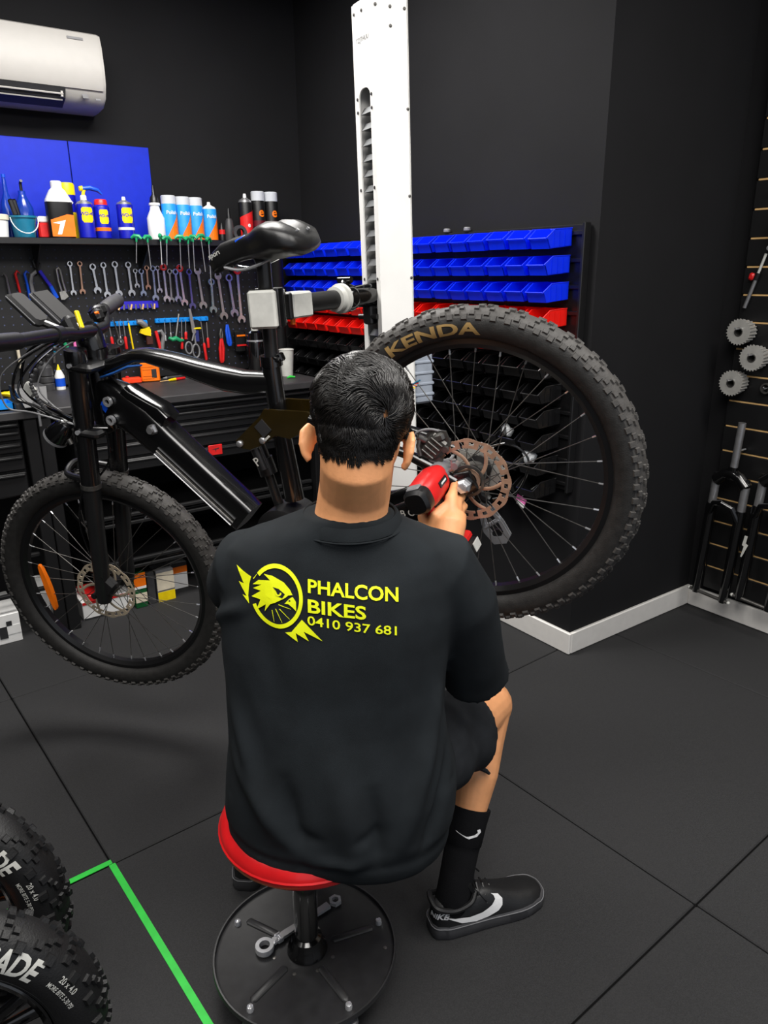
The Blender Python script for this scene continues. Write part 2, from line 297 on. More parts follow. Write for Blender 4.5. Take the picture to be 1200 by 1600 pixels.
m = MB(); m.tube([(0, 0, .166), (.004, 0, .186), (.012, 0, .196)], .007, 8); m.build('pump', K['yellow'], t)
m = MB(); m.tube([(.0, 0, .196), (.03, 0, .2), (.062, 0, .192), (.078, -.002, .176)], [.011, .012, .01, .004], 10, flat=.8); m.build('trigger', K['bluep'], t)
MB().cyl((-.012, 0, .194), (.002, 0, .197), .010).build('nozzle', K['yellow'], t)
can('spray_can', 'blue oil spray can with a red cap beside the trigger can', 1.022, .158, .032, navy, navy, K['red'], txt='WD-40', tcol=navy, tz=.55, ts=.016, patch=([(a * .85, b) for a, b in SHIELD], K['yellow']), rings=((.2, .29, K['orange']),), y=YS - .01)
can('spray_can', 'blue and yellow oil spray can with a bare white nozzle, standing alone', 1.118, .172, .034, navy, K['steel'], nozzle=K['wplastic'], txt='WD-40', tcol=navy, tz=.53, ts=.019, patch=(SHIELD, K['yellow']), rings=((.22, .28, K['wplastic']),), y=YS - .02)
t = base_thing('spray_bottle', 'plain white squeeze bottle with a black pointed nozzle', 'bottle', 1.252, YS - .02, ZS)
MB().lathe([(.036, 0), (.038, .006), (.038, .09), (.022, .125), (.02, .14), (.024, .143), (.024, .152), (.018, .154)]).build('bottle_body', K['wplastic'], t)
MB().lathe([(.021, .152), (.017, .175), (.008, .188), (.005, .225), (.001, .226)], 14).build('nozzle', K['blk'], t)
for i, (x, h, capd) in enumerate(((1.318, .186, 1), (1.384, .184, 1), (1.446, .183, 1), (1.514, .168, 0))):
    can('spray_can', ('first sky blue and orange polish can, clear cap, next to the white bottle', 'second sky blue and orange polish can from the white bottle', 'third sky blue and orange polish can, rightmost with a clear cap', 'sky blue and orange polish can without a cap, rightmost of the four')[i], x, h if capd else h * 1.0, .033,
        K['sky'], K['wplastic'], K['clear'] if capd else None, nozzle=K['wplastic'] if not capd else None, txt='Polish', tcol=K['wplastic'], tz=.58, ts=.021, patch=(DIAG, K['orange']), grp='polish cans on the shelf', y=YS - .015 + .004 * i)
    if capd: MB().lathe([(.008, .165), (.008, .174), (.005, .18)], 10).build('nozzle', K['wplastic'], bpy.data.objects[sorted([o.name for o in bpy.data.objects if o.get('category') == 'spray can' and abs(o.location.x - x) < .001])[0]])
t = base_thing('bottle', 'small dark bottle with a red band on the shelf right of the polish cans', 'bottle', 1.572, YS, ZS)
MB().lathe([(.014, 0), (.015, .05), (.008, .066), (.008, .08)], 14).build('bottle_body', K['blk'], t); MB().lathe([(.0155, .03), (.0155, .05)], 14, caps=False).build('label_band', K['red'], t)
t = base_thing('spray_bottle', 'dark grey lubricant bottle with a black nozzle left of the saddle', 'bottle', 1.612, YS, ZS)
MB().lathe([(.024, 0), (.026, .008), (.022, .05), (.017, .09), (.012, .1)]).build('bottle_body', K['dgrey'], t); MB().lathe([(.011, .098), (.009, .118), (.003, .145)], 12).build('nozzle', K['blk'], t)
t = base_thing('tape_roll', 'grey tape roll standing on the shelf end', 'tape roll', 1.630, YS - .07, ZS + .034)
MB().ringlathe([(.02, -.01), (.034, -.01), (.034, .01), (.02, .01)], 24, M=rotM('X', 90)).build('roll', K['dgrey'], t)
can('spray_can', 'black and red spray can with a white nozzle behind the saddle', 1.700, .212, .033, K['blk'], K['steel'], nozzle=K['wplastic'], patch=([(-1.4, .1), (1.4, .1), (1.4, .68), (-1.4, .5)], K['red']), txt='e', tcol=K['wplastic'], tz=.3, ts=.03)
for i, x in enumerate((1.768, 1.838)):
    t = can('spray_can', ('black spray can with clear cap and orange ring mark, left one of the pair', 'black spray can with clear cap and orange ring mark, right end of the shelf')[i], x, .225, .033, K['blk'], K['steel'], K['clear'], txt='e', tcol=K['orange'], tz=.5, ts=.06, rings=((.3, .42, mat('mat_maroon', (90, 16, 30), .4)),), grp='black spray cans')
    MB().lathe([(.01, .198), (.01, .208), (.006, .216)], 10).build('nozzle', K['wplastic'], t)
# ---------------------------------------------------------------- tools hanging on the pegboard
YT = PF - .008
def wrench_mesh(name, L, wd, m_, kind='combo'):
    m = MB(); th = .0045; zr = -.0
    T = axM((1, 0, 0), (0, 0, 1), (0, -1, 0))
    wd = wd * .84; r = wd * 1.2
    if kind in ('combo', 'red'):
        m.ringlathe([(r * .58, -th), (r, -th), (r, th), (r * .58, th)], 16, 0, T @ Matrix.Translation((0, -r, 0)))
    else:
        m.prism([(r * math.cos(a), r * math.sin(a) - r) for a in np.linspace(R(125), R(415), 12)] + [(r * .45, -r * .9), (-r * .45, -r * .9)], -th, th, 0, T)
    m.loft([[(-wd * .42, -th * .8, -r * 1.8), (wd * .42, -th * .8, -r * 1.8), (wd * .42, th * .8, -r * 1.8), (-wd * .42, th * .8, -r * 1.8)],
            [(-wd * .34, -th * .7, -L * .5), (wd * .34, -th * .7, -L * .5), (wd * .34, th * .7, -L * .5), (-wd * .34, th * .7, -L * .5)],
            [(-wd * .42, -th * .8, -L + r * 1.9), (wd * .42, -th * .8, -L + r * 1.9), (wd * .42, th * .8, -L + r * 1.9), (-wd * .42, th * .8, -L + r * 1.9)]])
    q = [(r * 1.15 * math.cos(a), r * 1.15 * math.sin(a) - L + r) for a in np.linspace(R(-55), R(235), 14)] + [(-r * .5, -L + r * .9), (0, -L + r * 1.3), (r * .5, -L + r * .9)]
    m.prism(q, -th, th, 0, T)
    return m.mesh(name, m_)
WR = [(.89, 1.472, .89, 1.328, .011, 'chrome'), (.932, 1.472, .929, 1.332, .011, 'copper'), (.984, 1.462, .996, 1.333, .014, 'chrome'), (1.032, 1.468, 1.036, 1.315, .013, 'chrome'), (1.083, 1.472, 1.088, 1.317, .014, 'chrome'), (1.143, 1.470, 1.147, 1.318, .014, 'chrome'),
      (1.172, 1.439, 1.175, 1.354, .010, 'chrome'), (1.196, 1.439, 1.197, 1.317, .012, 'bluechrome'), (1.227, 1.453, 1.226, 1.345, .011, 'copper'), (1.252, 1.452, 1.252, 1.295, .013, 'bluechrome'), (1.278, 1.452, 1.279, 1.329, .011, 'chrome'), (1.302, 1.462, 1.306, 1.288, .014, 'redtop'),
      (1.335, 1.438, 1.332, 1.284, .012, 'steel'), (1.358, 1.438, 1.362, 1.286, .014, 'bluechrome'), (1.384, 1.458, 1.396, 1.267, .015, 'redtop'), (1.425, 1.437, 1.430, 1.251, .014, 'purple'), (1.473, 1.443, 1.490, 1.249, .017, 'plain'), (1.535, 1.392, 1.535, 1.228, .016, 'holo'), (1.575, 1.421, 1.595, 1.193, .018, 'plain'), (1.627, 1.412, 1.648, 1.206, .018, 'bluechrome'), (1.680, 1.451, 1.688, 1.173, .018, 'redtop')]
WM = dict(chrome=K['chrome'], steel=K['steel'], copper=mat('mat_copper_chrome', (205, 160, 135), .3, .7), bluechrome=mat('mat_blue_tint_chrome', (178, 190, 215), .22, .75), redtop=K['chrome'], purple=mat('mat_violet_chrome', (120, 122, 185), .25, .75), plain=mat('mat_satin_steel', (190, 188, 182), .35, .8), holo=mat('mat_teal_chrome', (165, 200, 200), .22, .75))
WL = dict(chrome='chrome combination wrench', steel='thin dull steel combination wrench', copper='copper tinted combination wrench', bluechrome='blue tinted chrome combination wrench', redtop='chrome wrench with a red ring', purple='violet chrome combination wrench', plain='wide plain grey open ended wrench', holo='teal tinted chrome wrench')
for i, (x0, z0, x1, z1, wd, kd) in enumerate(WR):
    L = math.hypot(x1 - x0, z1 - z0)
    t = thing('wrench', WL[kd] + ', ' + (nth(i, 'in the hanging row counted from its left end') if i else 'leftmost in the hanging row'), 'wrench', (x0, YT - .006 - .012 * (i % 2 if i > 5 else 0), z0), 'wrenches hanging on the pegboard')
    t.rotation_euler = (0, math.atan2(x0 - x1, z0 - z1), 0)
    link('wrench_body', wrench_mesh('wrench_body', L, wd, WM[kd], 'open' if kd == 'plain' else 'combo'), t)
    if kd == 'redtop': MB().ringlathe([(wd * .5, -.006), (wd * 1.12, -.006), (wd * 1.12, .006), (wd * .5, .006)], 16, 0, axM((1, 0, 0), (0, 0, 1), (0, -1, 0), (0, 0, -wd * 1.25))).build('size_ring', K['red'], t)
    MB().tube([(0, .014 + .012 * (i % 2 if i > 5 else 0), -wd * .6), (0, -.008, -wd * .7), (0, -.01, -wd * .2)], .002, 6).build('hook', K['blk'], t)
# T-handle hex drivers hung on the shelf front
TH = [(1.129, 1.567, 1.117, 1.461), (1.171, 1.565, 1.175, 1.439), (1.234, 1.570, 1.207, 1.453), (1.257, 1.563, 1.246, 1.452), (1.322, 1.569, 1.316, 1.438), (1.354, 1.562, 1.348, 1.438), (1.383, 1.570, 1.378, 1.423), (1.415, 1.574, 1.426, 1.423), (1.457, 1.562, 1.449, 1.358)]
for i, (x0, z0, x1, z1) in enumerate(TH):
    t = thing('hex_driver', 'green handled hex driver, ' + nth(i, 'from the left along the shelf front') if i else 'green handled hex driver with a long thin rod, leftmost along the shelf front', 'hex driver', (x0, 3.385 - .013 * (i % 2), z0), 'green hex drivers hooked on the shelf edge')
    t.rotation_euler = (0, math.atan2(x0 - x1, z0 - z1), R((-35, 20, 60, 10, -15, 30, -50, 15, 40)[i]))
    L = math.hypot(x1 - x0, z1 - z0)
    MB().cyl((0, 0, -.01), (0, 0, -L), .0022, n=8).build('rod', K['steel'], t)
    m = MB(); m.tube([(-.022, 0, -.006), (-.010, 0, .004), (.010, 0, .004), (.022, 0, -.006)], [.006, .0085, .0085, .006], 8); m.cyl((0, 0, .002), (0, 0, -.02), .006, .004); m.build('handle', K['green'], t)
def screwdriver(lab, x0, z0, x1, z1, hm, split=.5, r=.006, name='screwdriver', cat='screwdriver', grp='screwdrivers on the blue racks', y=YT - .012, shaft='steel'):
    t = thing(name, lab, cat, (x0, y, z0), grp); t.rotation_euler = (0, math.atan2(x0 - x1, z0 - z1), 0); L = math.hypot(x1 - x0, z1 - z0)
    MB().cyl((0, 0, 0), (0, 0, -L * split), .0024, n=8).build('shaft', K[shaft], t)
    MB().lathe([(r * .7, -L), (r, -L * .97), (r * .85, -L * (split + .25)), (r, -L * (split + .06)), (r * .6, -L * split)], 10).build('handle', K[hm], t); return t
for i, (n, x0, x1, z, ad) in enumerate((('rack', .962, 1.206, 1.198, 'left'), ('rack', 1.244, 1.51, 1.203, 'right'))):
    t = thing('tool_rack', 'light blue slotted tool rack, %s one of the pair on the pegboard' % ad, 'tool rack', ((x0 + x1) / 2, PF, z)); L = x1 - x0
    MB().box((0, -.009, 0), (L, .018, .022), bev=.003).build('rail', K['lblue'], t)
    for k in range(9): MB().tube([(-L / 2 + L * (k + .5) / 9, -.018, .006), (-L / 2 + L * (k + .5) / 9, -.03, .004), (-L / 2 + L * (k + .5) / 9, -.03, .013)], .0018, 6).build('clip', K['lblue'], t)
SD = [(.970, 1.215, .980, 1.091, 'red', .6), (.988, 1.222, 1.001, 1.075, 'blk', .6), (1.02, 1.224, 1.031, 1.079, 'red', .55), (1.068, 1.212, 1.067, 1.114, 'steel', .7), (1.088, 1.212, 1.09, 1.084, 'red', .55), (1.281, 1.197, 1.279, 1.110, 'steel', .7), (1.308, 1.196, 1.306, 1.116, 'steel', .6), (1.366, 1.203, 1.356, 1.067, 'red', .6), (1.386, 1.202, 1.38, 1.111, 'red', .6), (1.463, 1.192, 1.476, 1.006, 'red', .55), (1.492, 1.188, 1.492, 1.064, 'red', .6)]
SL = ['slim red handled screwdriver at the left end of the left blue rack', 'black handled screwdriver second on the left blue rack', 'red handled screwdriver third on the left blue rack', 'bare steel pick in the middle of the left blue rack', 'short red handled screwdriver beside the yellow stick', 'bare steel pick first on the right blue rack', 'second bare steel pick on the right blue rack', 'red handled screwdriver left of the large scissors', 'red handled driver just behind the scissor blades', 'long screwdriver with a red tipped handle at the right rack', 'red handled screwdriver at the right end of the right blue rack']
for a, l in zip(SD, SL): screwdriver(l, a[0], a[1], a[2], a[3], a[4], a[5], .0075 if a[4] == 'red' else .005, y=YT - .024)
screwdriver('thin yellow stick hanging from the left blue rack', 1.109, 1.222, 1.12, 1.076, 'yellow', .15, .0045, 'marker_stick', 'stick', None, YT - .026)
# ring spanner tool
t = thing('ring_tool', 'dark steel ring tool hanging from the left blue rack', 'wrench', (1.043, YT - .026, 1.231)); t.rotation_euler = (0, R(-10), 0)
MB().tube([(0, 0, 0), (0, 0, -.10)], .0035, 8).build('shaft', K['dsteel'], t); MB().ringlathe([(.009, -.004), (.016, -.004), (.016, .004), (.009, .004)], 16, 0, axM((1, 0, 0), (0, 0, 1), (0, -1, 0), (0, 0, -.114))).build('ring', K['dsteel'], t)
# magnetic strip with bits
t = thing('bit_rail', 'violet magnetic rail crowded with small steel bits', 'rail', (1.167, PF, 1.279))
MB().box((0, -.008, 0), (.2, .016, .034), bev=.003).build('rail', K['purple'], t)
for k in range(10): MB().cyl((-.08 + k * .0178, -.0195, .004), (-.084 + k * .0185 + .006 * ((k * 7) % 3 - 1), -.0195, -.02), .0042, n=6).build('bit', K['steel' if k % 3 else 'gold'], t)
# left group
def stick(name, lab, cat, pts, r, mm, parts=()):
    p0 = V(pts[0]); t = thing(name, lab, cat, p0)
    MB().tube([V(p) - p0 for p in pts], r, 8, flat=.6).build('body', K[mm], t)
    for nm, pp, rr, m2 in parts: MB().tube([V(p) - p0 for p in pp], rr, 8).build(nm, K[m2], t)
    return t
stick('tyre_lever', 'red tyre lever with hooked top at the left of the pegboard', 'tyre lever', [(.682, YT - .01, 1.425), (.672, YT - .014, 1.434), (.664, YT - .012, 1.42), (.668, YT - .01, 1.39), (.672, YT - .01, 1.345)], [.004, .007, .009, .009, .008], 'red')
stick('tyre_lever', 'blue tyre lever with hooked top right of the red lever', 'tyre lever', [(.718, YT - .01, 1.425), (.708, YT - .014, 1.432), (.700, YT - .012, 1.42), (.704, YT - .01, 1.39), (.708, YT - .01, 1.315)], [.004, .007, .009, .009, .010], 'bluep')
stick('hook_spanner', 'dark grey hook spanner at the far left edge of the pegboard', 'wrench', [(.612, YT - .01, 1.415), (.62, YT - .012, 1.425), (.628, YT - .01, 1.41), (.632, YT - .01, 1.33)], [.004, .006, .007, .008], 'steel')
t = thing('cable_cutter', 'cable cutter with one blue and one grey handle, open jaws up', 'cutters', (.757, YT - .016, 1.438))
MB().tube([(-.006, 0, .05), (-.017, 0, .035), (-.012, 0, .012), (.004, 0, -.004)], [.003, .006, .007, .008], 8, flat=.7).build('jaw', K['dgrey'], t)
MB().tube([(.008, .006, .03), (.013, .006, .022), (.006, .006, .01), (-.004, .006, -.004)], [.003, .006, .007, .008], 8, flat=.7).build('jaw', K['dgrey'], t)
m = MB(); m.tube([(.004, 0, -.004), (.024, 0, -.04), (.04, 0, -.068)], [.008, .0075, .008], 8); m.build('handle', K['purple'], t); MB().tube([(.04, 0, -.068), (.058, 0, -.118)], [.0085, .0105], 8).build('handle', K['bluep'], t)
MB().tube([(-.004, .006, -.004), (-.028, .006, -.022), (-.036, .006, -.05), (-.034, .006, -.09), (-.036, .006, -.11)], [.007, .008, .008, .008, .008], 8).build('handle', K['grey'], t)
t = thing('adjustable_wrench', 'satin steel looped crank wrench between the cutters and the wrench row', 'wrench', (.835, YT - .014, 1.44))
MB().tube([(-.004, 0, 0), (.004, 0, .004), (.01, 0, -.004), (.016, 0, -.06), (.022, 0, -.095)], .0045, 8).build('loop', WM['plain'], t); MB().tube([(-.004, 0, 0), (-.002, 0, -.05), (.006, 0, -.098)], .0045, 8).build('handle', WM['plain'], t)
MB().prism([(-.006, -.095), (.018, -.09), (.03, -.115), (.012, -.128), (-.002, -.128)], -.004, .004, 0, FX(0, 0, 0)).build('jaw', WM['plain'], t)
t = thing('tape_gun', 'grey headed pistol tool with a yellow grip on the left blue rack', 'hand tool', (1.165, YT - .03, 1.20))
MB().tube([(-.016, 0, .006), (.0, 0, .004), (.018, 0, -.012), (.03, 0, -.016)], [.010, .014, .014, .008], 10).build('head', K['grey'], t)
MB().prism([(.0, -.03), (.016, -.026), (.036, -.02), (.042, -.034), (.04, -.062), (.012, -.056), (-.008, -.046)], -.011, .011, 0, FX(0, 0, 0)).build('grip', K['yellow'], t)
MB().box((.034, 0, -.082), (.03, .014, .04), bev=.003).build('cassette', mat('mat_brown_plastic', (70, 36, 30), .4), t)
t = thing('folding_saw', 'red sheath with a curved grey handle hanging between the racks', 'saw', (1.24, YT - .014, 1.155))
MB().prism([(-.008, .0), (.004, .004), (.02, -.09), (.008, -.1)], -.007, .007, 0, FX(0, 0, 0)).build('sheath', K['red'], t)
MB().tube([(.004, -.004, .0), (.022, -.004, .002), (.034, -.004, -.02), (.024, -.004, -.055), (.02, -.004, -.09)], [.006, .009, .010, .010, .008], 10).build('handle', K['grey'], t)
t = thing('hex_driver', 'short green T handled driver standing upside down on the right rack', 'hex driver', (1.353, YT - .03, 1.233)); t.rotation_euler = (0, R(13), 0)
MB().cyl((0, 0, 0), (0, 0, -.11), .004, .0035, n=8).build('rod', WM['plain'], t); MB().tube([(-.034, 0, -.12), (-.015, 0, -.124), (.0, 0, -.116), (.02, 0, -.122), (.04, 0, -.118)], [.006, .011, .012, .010, .006], 10).build('handle', K['green'], t)
t = thing('scissors', 'large steel scissors hanging handles down from the right blue rack', 'scissors', (1.405, YT - .04, 1.255))
MB().prism([(-.006, .0), (.004, .0), (.022, -.11), (.01, -.125), (.002, -.11)], -.003, .003, 0, FX(0, 0, 0)).build('blade', WM['plain'], t); MB().prism([(-.002, -.03), (.006, -.03), (.03, -.12), (.014, -.125)], -.0025, .0025, 0, FX(0, .006, 0)).build('blade', WM['plain'], t)
m = MB(); c = [(-.02 + .017 * math.cos(a), 0, -.183 + .028 * math.sin(a)) for a in np.linspace(0, 2 * PI, 17)]; m.tube([(.01, 0, -.12), (.0, 0, -.15)], .0045, 8); m.tube(c, .0042, 8); m.build('handle', K['grey'], t)
m = MB(); c = [(.018 + .017 * math.cos(a), .006, -.2 + .032 * math.sin(a)) for a in np.linspace(0, 2 * PI, 17)]; m.tube([(.016, .006, -.12), (.018, .006, -.165)], .0045, 8); m.tube(c, .0042, 8); m.build('handle', K['grey'], t)
t = thing('tape_measure', 'black and yellow tape measure on the right blue rack', 'tape measure', (1.435, YT - .028, 1.178))
MB().cyl((0, .01, .004), (0, -.01, .004), .021, n=18).build('case', K['blk'], t); MB().box((0, -.004, -.017), (.042, .024, .009), bev=.003).build('stripe', K['yellow'], t); MB().box((-.002, -.002, -.052), (.022, .016, .058), bev=.003).build('handle', mat('mat_dull_blue', (40, 48, 110), .5), t)
t = thing('pliers', 'pliers with red grips hanging right of the tool racks', 'pliers', (1.567, YT - .016, 1.147))
MB().tube([(0, 0, .006), (-.006, 0, -.02), (-.004, 0, -.04)], [.003, .008, .009], 8, flat=.7).build('jaw', K['dsteel'], t); MB().tube([(.004, 0, .006), (.006, 0, -.02), (.004, 0, -.04)], [.003, .007, .009], 8, flat=.7).build('jaw', K['dsteel'], t)
for sx in (-1, 1): MB().tube([(.002 * sx, 0, -.04), (-.002 + .008 * sx, 0, -.09), (-.005 + .006 * sx, 0, -.15), (-.006 + .003 * sx, 0, -.162)], [.006, .0085, .0075, .004], 8).build('handle', K['red'], t)
t = thing('pliers', 'pliers with blue grips beside the red ones', 'pliers', (1.603, YT - .016, 1.171))
for sx in (-1, 1): MB().tube([(.003 * sx, 0, 0), (.006 * sx, 0, -.03), (.006 + .007 * sx, 0, -.09), (.008 + .003 * sx, 0, -.105)], [.004, .007, .008, .005], 8).build('handle', K['bluep'], t)
t = thing('tool_pouch', 'black hanging pouch with orange and red trim right of the pliers', 'pouch', (1.665, YT - .018, 1.085))
MB().box((0, 0, 0), (.055, .034, .11), bev=.008).build('pouch', K['blk'], t); MB().box((0, -.0185, .03), (.046, .004, .008)).build('trim', K['orange'], t); MB().box((0, -.0185, -.018), (.05, .004, .008)).build('trim', K['red'], t)
stick('paint_scraper', 'pale wooden scraper handle hanging at the left below the handlebar', 'scraper', [(.627, YT - .012, 1.141), (.629, YT - .012, 1.032)], .012, 'cream')
stick('brush_tool', 'green handled slim brush hanging behind the brake cables', 'brush', [(.782, YT - .012, 1.15), (.775, YT - .012, 1.09)], .009, 'teal', (('ferrule', [(.775, YT - .012, 1.09), (.769, YT - .012, 1.045)], .007, 'dsteel'),))
screwdriver('green handled screwdriver hanging above the fork top', .812, 1.155, .833, 1.10, 'green', .1, .009, grp=None)
screwdriver('salmon handled screwdriver hanging beside the stem', .865, 1.147, .866, 1.10, 'pink', .1, .007, grp=None)
# ---------------------------------------------------------------- workbench
t = thing('workbench', 'long black steel workbench with drawers under the pegboard', 'workbench', (1.0, 3.33, 0)); XO = 1.0; YO = 3.33
def bb(m, x0, x1, y0, y1, z0, z1, bev=.003): m.box(((x0 + x1) / 2 - XO, (y0 + y1) / 2 - YO, (z0 + z1) / 2), (x1 - x0, y1 - y0, z1 - z0), bev=bev); return m
BX1 = 1.86
bb(MB(), -.5, BX1, 3.05, 3.615, .898, .93, .004).build('bench_top', mat('mat_bench_top', (52, 51, 52), .5, var=.15, vscale=20), t)
for x0 in (.515, .566): bb(MB(), x0, x0 + .048, 3.055, 3.11, 0, .897).build('leg', K['mblk'], t)
for x0 in (1.78,): bb(MB(), x0, x0 + .07, 3.055, 3.11, 0, .897).build('leg', K['mblk'], t)
bb(MB(), -.5, BX1, 3.56, 3.6, 0, .897).build('back_panel', K['wall'], t)
for x0, x1, zs in ((-.45, .505, (.862, .815, .768, .70, .60)), (.69, 1.77, (.862, .812, .757, .69, .63))):
    bb(MB(), x0, x1, 3.08, 3.55, zs[-1], .897).build('cabinet', K['blk'], t)
    zp = .893
    for z in zs:
        d = bb(MB(), x0 + .004, x1 - .004, 3.062, 3.08, z + .006, zp - .004, .004).build('drawer', K['mblk'], t)
        bb(MB(), x0 + .01, x1 - .01, 3.05, 3.064, zp - .018, zp - .008, .003).build('drawer_pull', K['blk'], d); zp = z
for z in (.44, .405, .235, .205): bb(MB(), .69, 1.77, 3.08, 3.10, z - .008, z + .008).build('shelf_rail', K['blk2'], t)
for z in (.42, .22): bb(MB(), .69, 1.77, 3.1, 3.55, z - .006, z + .006).build('lower_shelf', K['mblk'], t)
for z in (.35, .2): bb(MB(), -.45, .505, 3.08, 3.1, z - .008, z + .008).build('shelf_rail', K['blk2'], t)
s_ = bb(MB(), 1.235, 1.30, 3.044, 3.050, .652, .698, .002).build('warning_sticker', K['red'], t); flat_print('print_mark', [(1.25 - XO, .68, 0), (1.285 - XO, .684, 0), (1.283 - XO, .679, 0), (1.27 - XO, .677, 0), (1.268 - XO, .664, 0), (1.265 - XO, .677, 0)], [(0, 1, 2, 3, 4, 5)], K['print'], s_, lambda c: V((c.x, 3.0435 - YO, c.y)))
# boxes on the floor beneath
def carton(lab, x0, x1, y0, y1, h, cols, rz=0, txt=None):
    t = thing('carton', lab, 'box', ((x0 + x1) / 2, (y0 + y1) / 2, 0)); t.rotation_euler.z = R(rz); W = x1 - x0; D = y1 - y0; z = 0
    MB().box((0, 0, h / 2), (W, D, h), bev=.002).build('box_body', K[cols[0][1]], t)
    for f0, f1, mm in cols[1:]: MB().box((0, -D / 2 - .0008, h * (f0 + f1) / 2), (W * .985, .0016, h * (f1 - f0))).build('printed_band', K[mm], t)
    if txt: write('lettering', txt[0], txt[1], K[txt[2]], t, axM((1, 0, 0), (0, 0, 1), (0, -1, 0), (0, -D / 2 - .002, h * txt[3])))
    return t
B_ = lambda n: (0, n)
carton('white carton with dark printed parts, leftmost on the floor under the bench', .22, .392, 3.09, 3.35, .125, (B_('wplastic'), (.3, .6, 'wplastic')), 0, None)
o = bpy.data.objects['carton']; MB().box((.02, -.1315, .05), (.03, .002, .05)).build('printed_mark', K['print'], o); MB().box((.045, -.1315, .085), (.02, .002, .02)).build('printed_mark', K['print'], o); MB().box((-.03, -.1315, .02), (.03, .002, .015)).build('printed_mark', K['print'], o)
t = carton('tall white carton standing left of the bench legs', .452, .532, 3.12, 3.35, .165, (B_('wplastic'), (.42, .5, 'lgrey')), 0); MB().box((.01, -.117, .06), (.04, .002, .03)).build('printed_mark', K['print'], t); MB().box((-.01, -.117, .02), (.05, .002, .012)).build('printed_mark', K['print'], t)
t = carton('long low white and red carton behind the front wheel hub', .640, .850, 3.115, 3.3, .083, (B_('wplastic'), (.86, 1., 'red'), (0, .1, 'print')), 0)
t = carton('flat red lid lying on the long white carton', .66, .77, 3.11, 3.25, .03, (B_('red'),), 6); t.location.z = .0835
carton('green and orange carton under the bench', .862, .915, 3.10, 3.2, .165, (B_('dgreen'), (.62, 1., 'orange'), (.55, .62, 'wplastic'), (.16, .42, 'cream')), 0)
t = carton('narrow dark carton between the green and the yellow boxes', .922, .957, 3.11, 3.2, .15, (B_('dgrey'),), 0)
carton('grey and yellow carton with a pale window front', .965, 1.045, 3.11, 3.2, .15, (B_('grey'), (.0, .3, 'yellow'), (.36, .92, 'cream')), 0)
carton('white carton with an orange top band, rightmost under the bench', 1.068, 1.142, 3.2, 3.29, .13, (B_('wplastic'), (.62, .86, 'orange'), (.86, 1., 'print')), 0)
# ---------------------------------------------------------------- things on the bench
t = thing('tool_case', 'bright orange plastic case standing open on the bench', 'case', (1.175, 3.53, .93)); t.rotation_euler.z = R(-12)
MB().box((0, 0, .046), (.085, .03, .09), bev=.005).build('case_body', K['orange'], t); MB().box((.016, -.016, .04), (.022, .003, .04), bev=.001).build('window', K['print'], t)
for z in (.018, .03, .06, .072): MB().box((-.01, -.0158, z), (.05, .002, .004)).build('rib', K['orange'], t)
t = thing('case_lid', 'flat red orange lid lying left of the orange case', 'lid', (1.085, 3.53, .93)); t.rotation_euler.z = R(-8)
MB().box((0, 0, .014), (.085, .05, .026), bev=.005).build('lid_body', mat('mat_red_orange', (250, 66, 26), .4), t); MB().box((-.02, -.01, .03), (.016, .016, .012), bev=.003).build('latch', K['red'], t)
def lying(name, lab, cat, a, b, z, segs):
    a, b = V((*a, z)), V((*b, z)); t = thing(name, lab, cat, a); d = b - a
    for nm, f0, f1, r0, r1, mm in segs: MB().cyl(d * f0, d * f1, r0, r1, n=10).build(nm, K[mm], t)
    return t
lying('pen', 'dark grey grease pen lying on the bench behind the frame tube', 'pen', (1.24, 3.55), (1.37, 3.57), .938, (('barrel', .15, .85, .007, .007, 'dgrey'), ('tip', 0, .15, .002, .007, 'grey'), ('cap', .85, 1, .008, .008, 'lgrey')))
lying('screwdriver', 'red and yellow screwdriver lying on the bench top', 'screwdriver', (1.19, 3.45), (1.33, 3.50), .9375, (('shaft', 0, .35, .002, .002, 'gold'), ('handle', .35, .62, .005, .007, 'yellow'), ('grip', .62, 1, .007, .006, 'red')))
lying('screwdriver', 'small orange handled screwdriver near the front of the bench', 'screwdriver', (1.01, 3.36), (1.055, 3.22), .9345, (('handle', 0, .3, .0045, .0045, 'orange'), ('shaft', .3, 1, .0015, .0015, 'steel')))
t = thing('grease_bottle', 'dark grey ribbed bottle standing at the back of the bench', 'bottle', (.72, 3.55, .93))
MB().lathe([(.03, 0), (.031, .006), (.031, .03), (.027, .034), (.031, .038), (.031, .058), (.027, .062), (.031, .066), (.03, .1), (.012, .12), (.012, .13)]).build('bottle_body', K['dgrey'], t); MB().lathe([(.014, .128), (.014, .148), (.001, .15)], 14).build('cap', K['blk'], t)
t = thing('glue_bottle', 'small white bottle with blue label and yellow tip behind the fork', 'bottle', (.775, 3.55, .93))
MB().lathe([(.02, 0), (.021, .06), (.01, .085)]).build('bottle_body', K['wplastic'], t); MB().lathe([(.0213, .015), (.0213, .05)], caps=False).build('label_band', K['bluep'], t); MB().lathe([(.009, .084), (.002, .11)], 12).build('tip', K['yellow'], t)
t = thing('drink_flask', 'tall glossy black flask with a steel ring on the bench behind the seat post', 'flask', (1.715, 3.50, .93))
MB().lathe([(.04, 0), (.043, .006), (.043, .15), (.04, .16)]).build('flask_body', K['gblk'], t); MB().lathe([(.044, .158), (.044, .166)], caps=False).build('ring', K['chrome'], t); MB().lathe([(.04, .16), (.038, .2), (.026, .21), (.001, .21)]).build('lid', K['gblk'], t); MB().lathe([(.018, .209), (.018, .228), (.001, .23)]).build('stopper', K['lgrey'], t)
t = thing('paper_cup', 'plain light grey cup on the bench end right of the seat tube', 'cup', (1.78, 3.30, .93))
MB().lathe([(.028, 0), (.036, .125), (.038, .127), (.035, .13), (.027, .01), (.001, .01)]).build('cup_body', K['lgrey'], t)
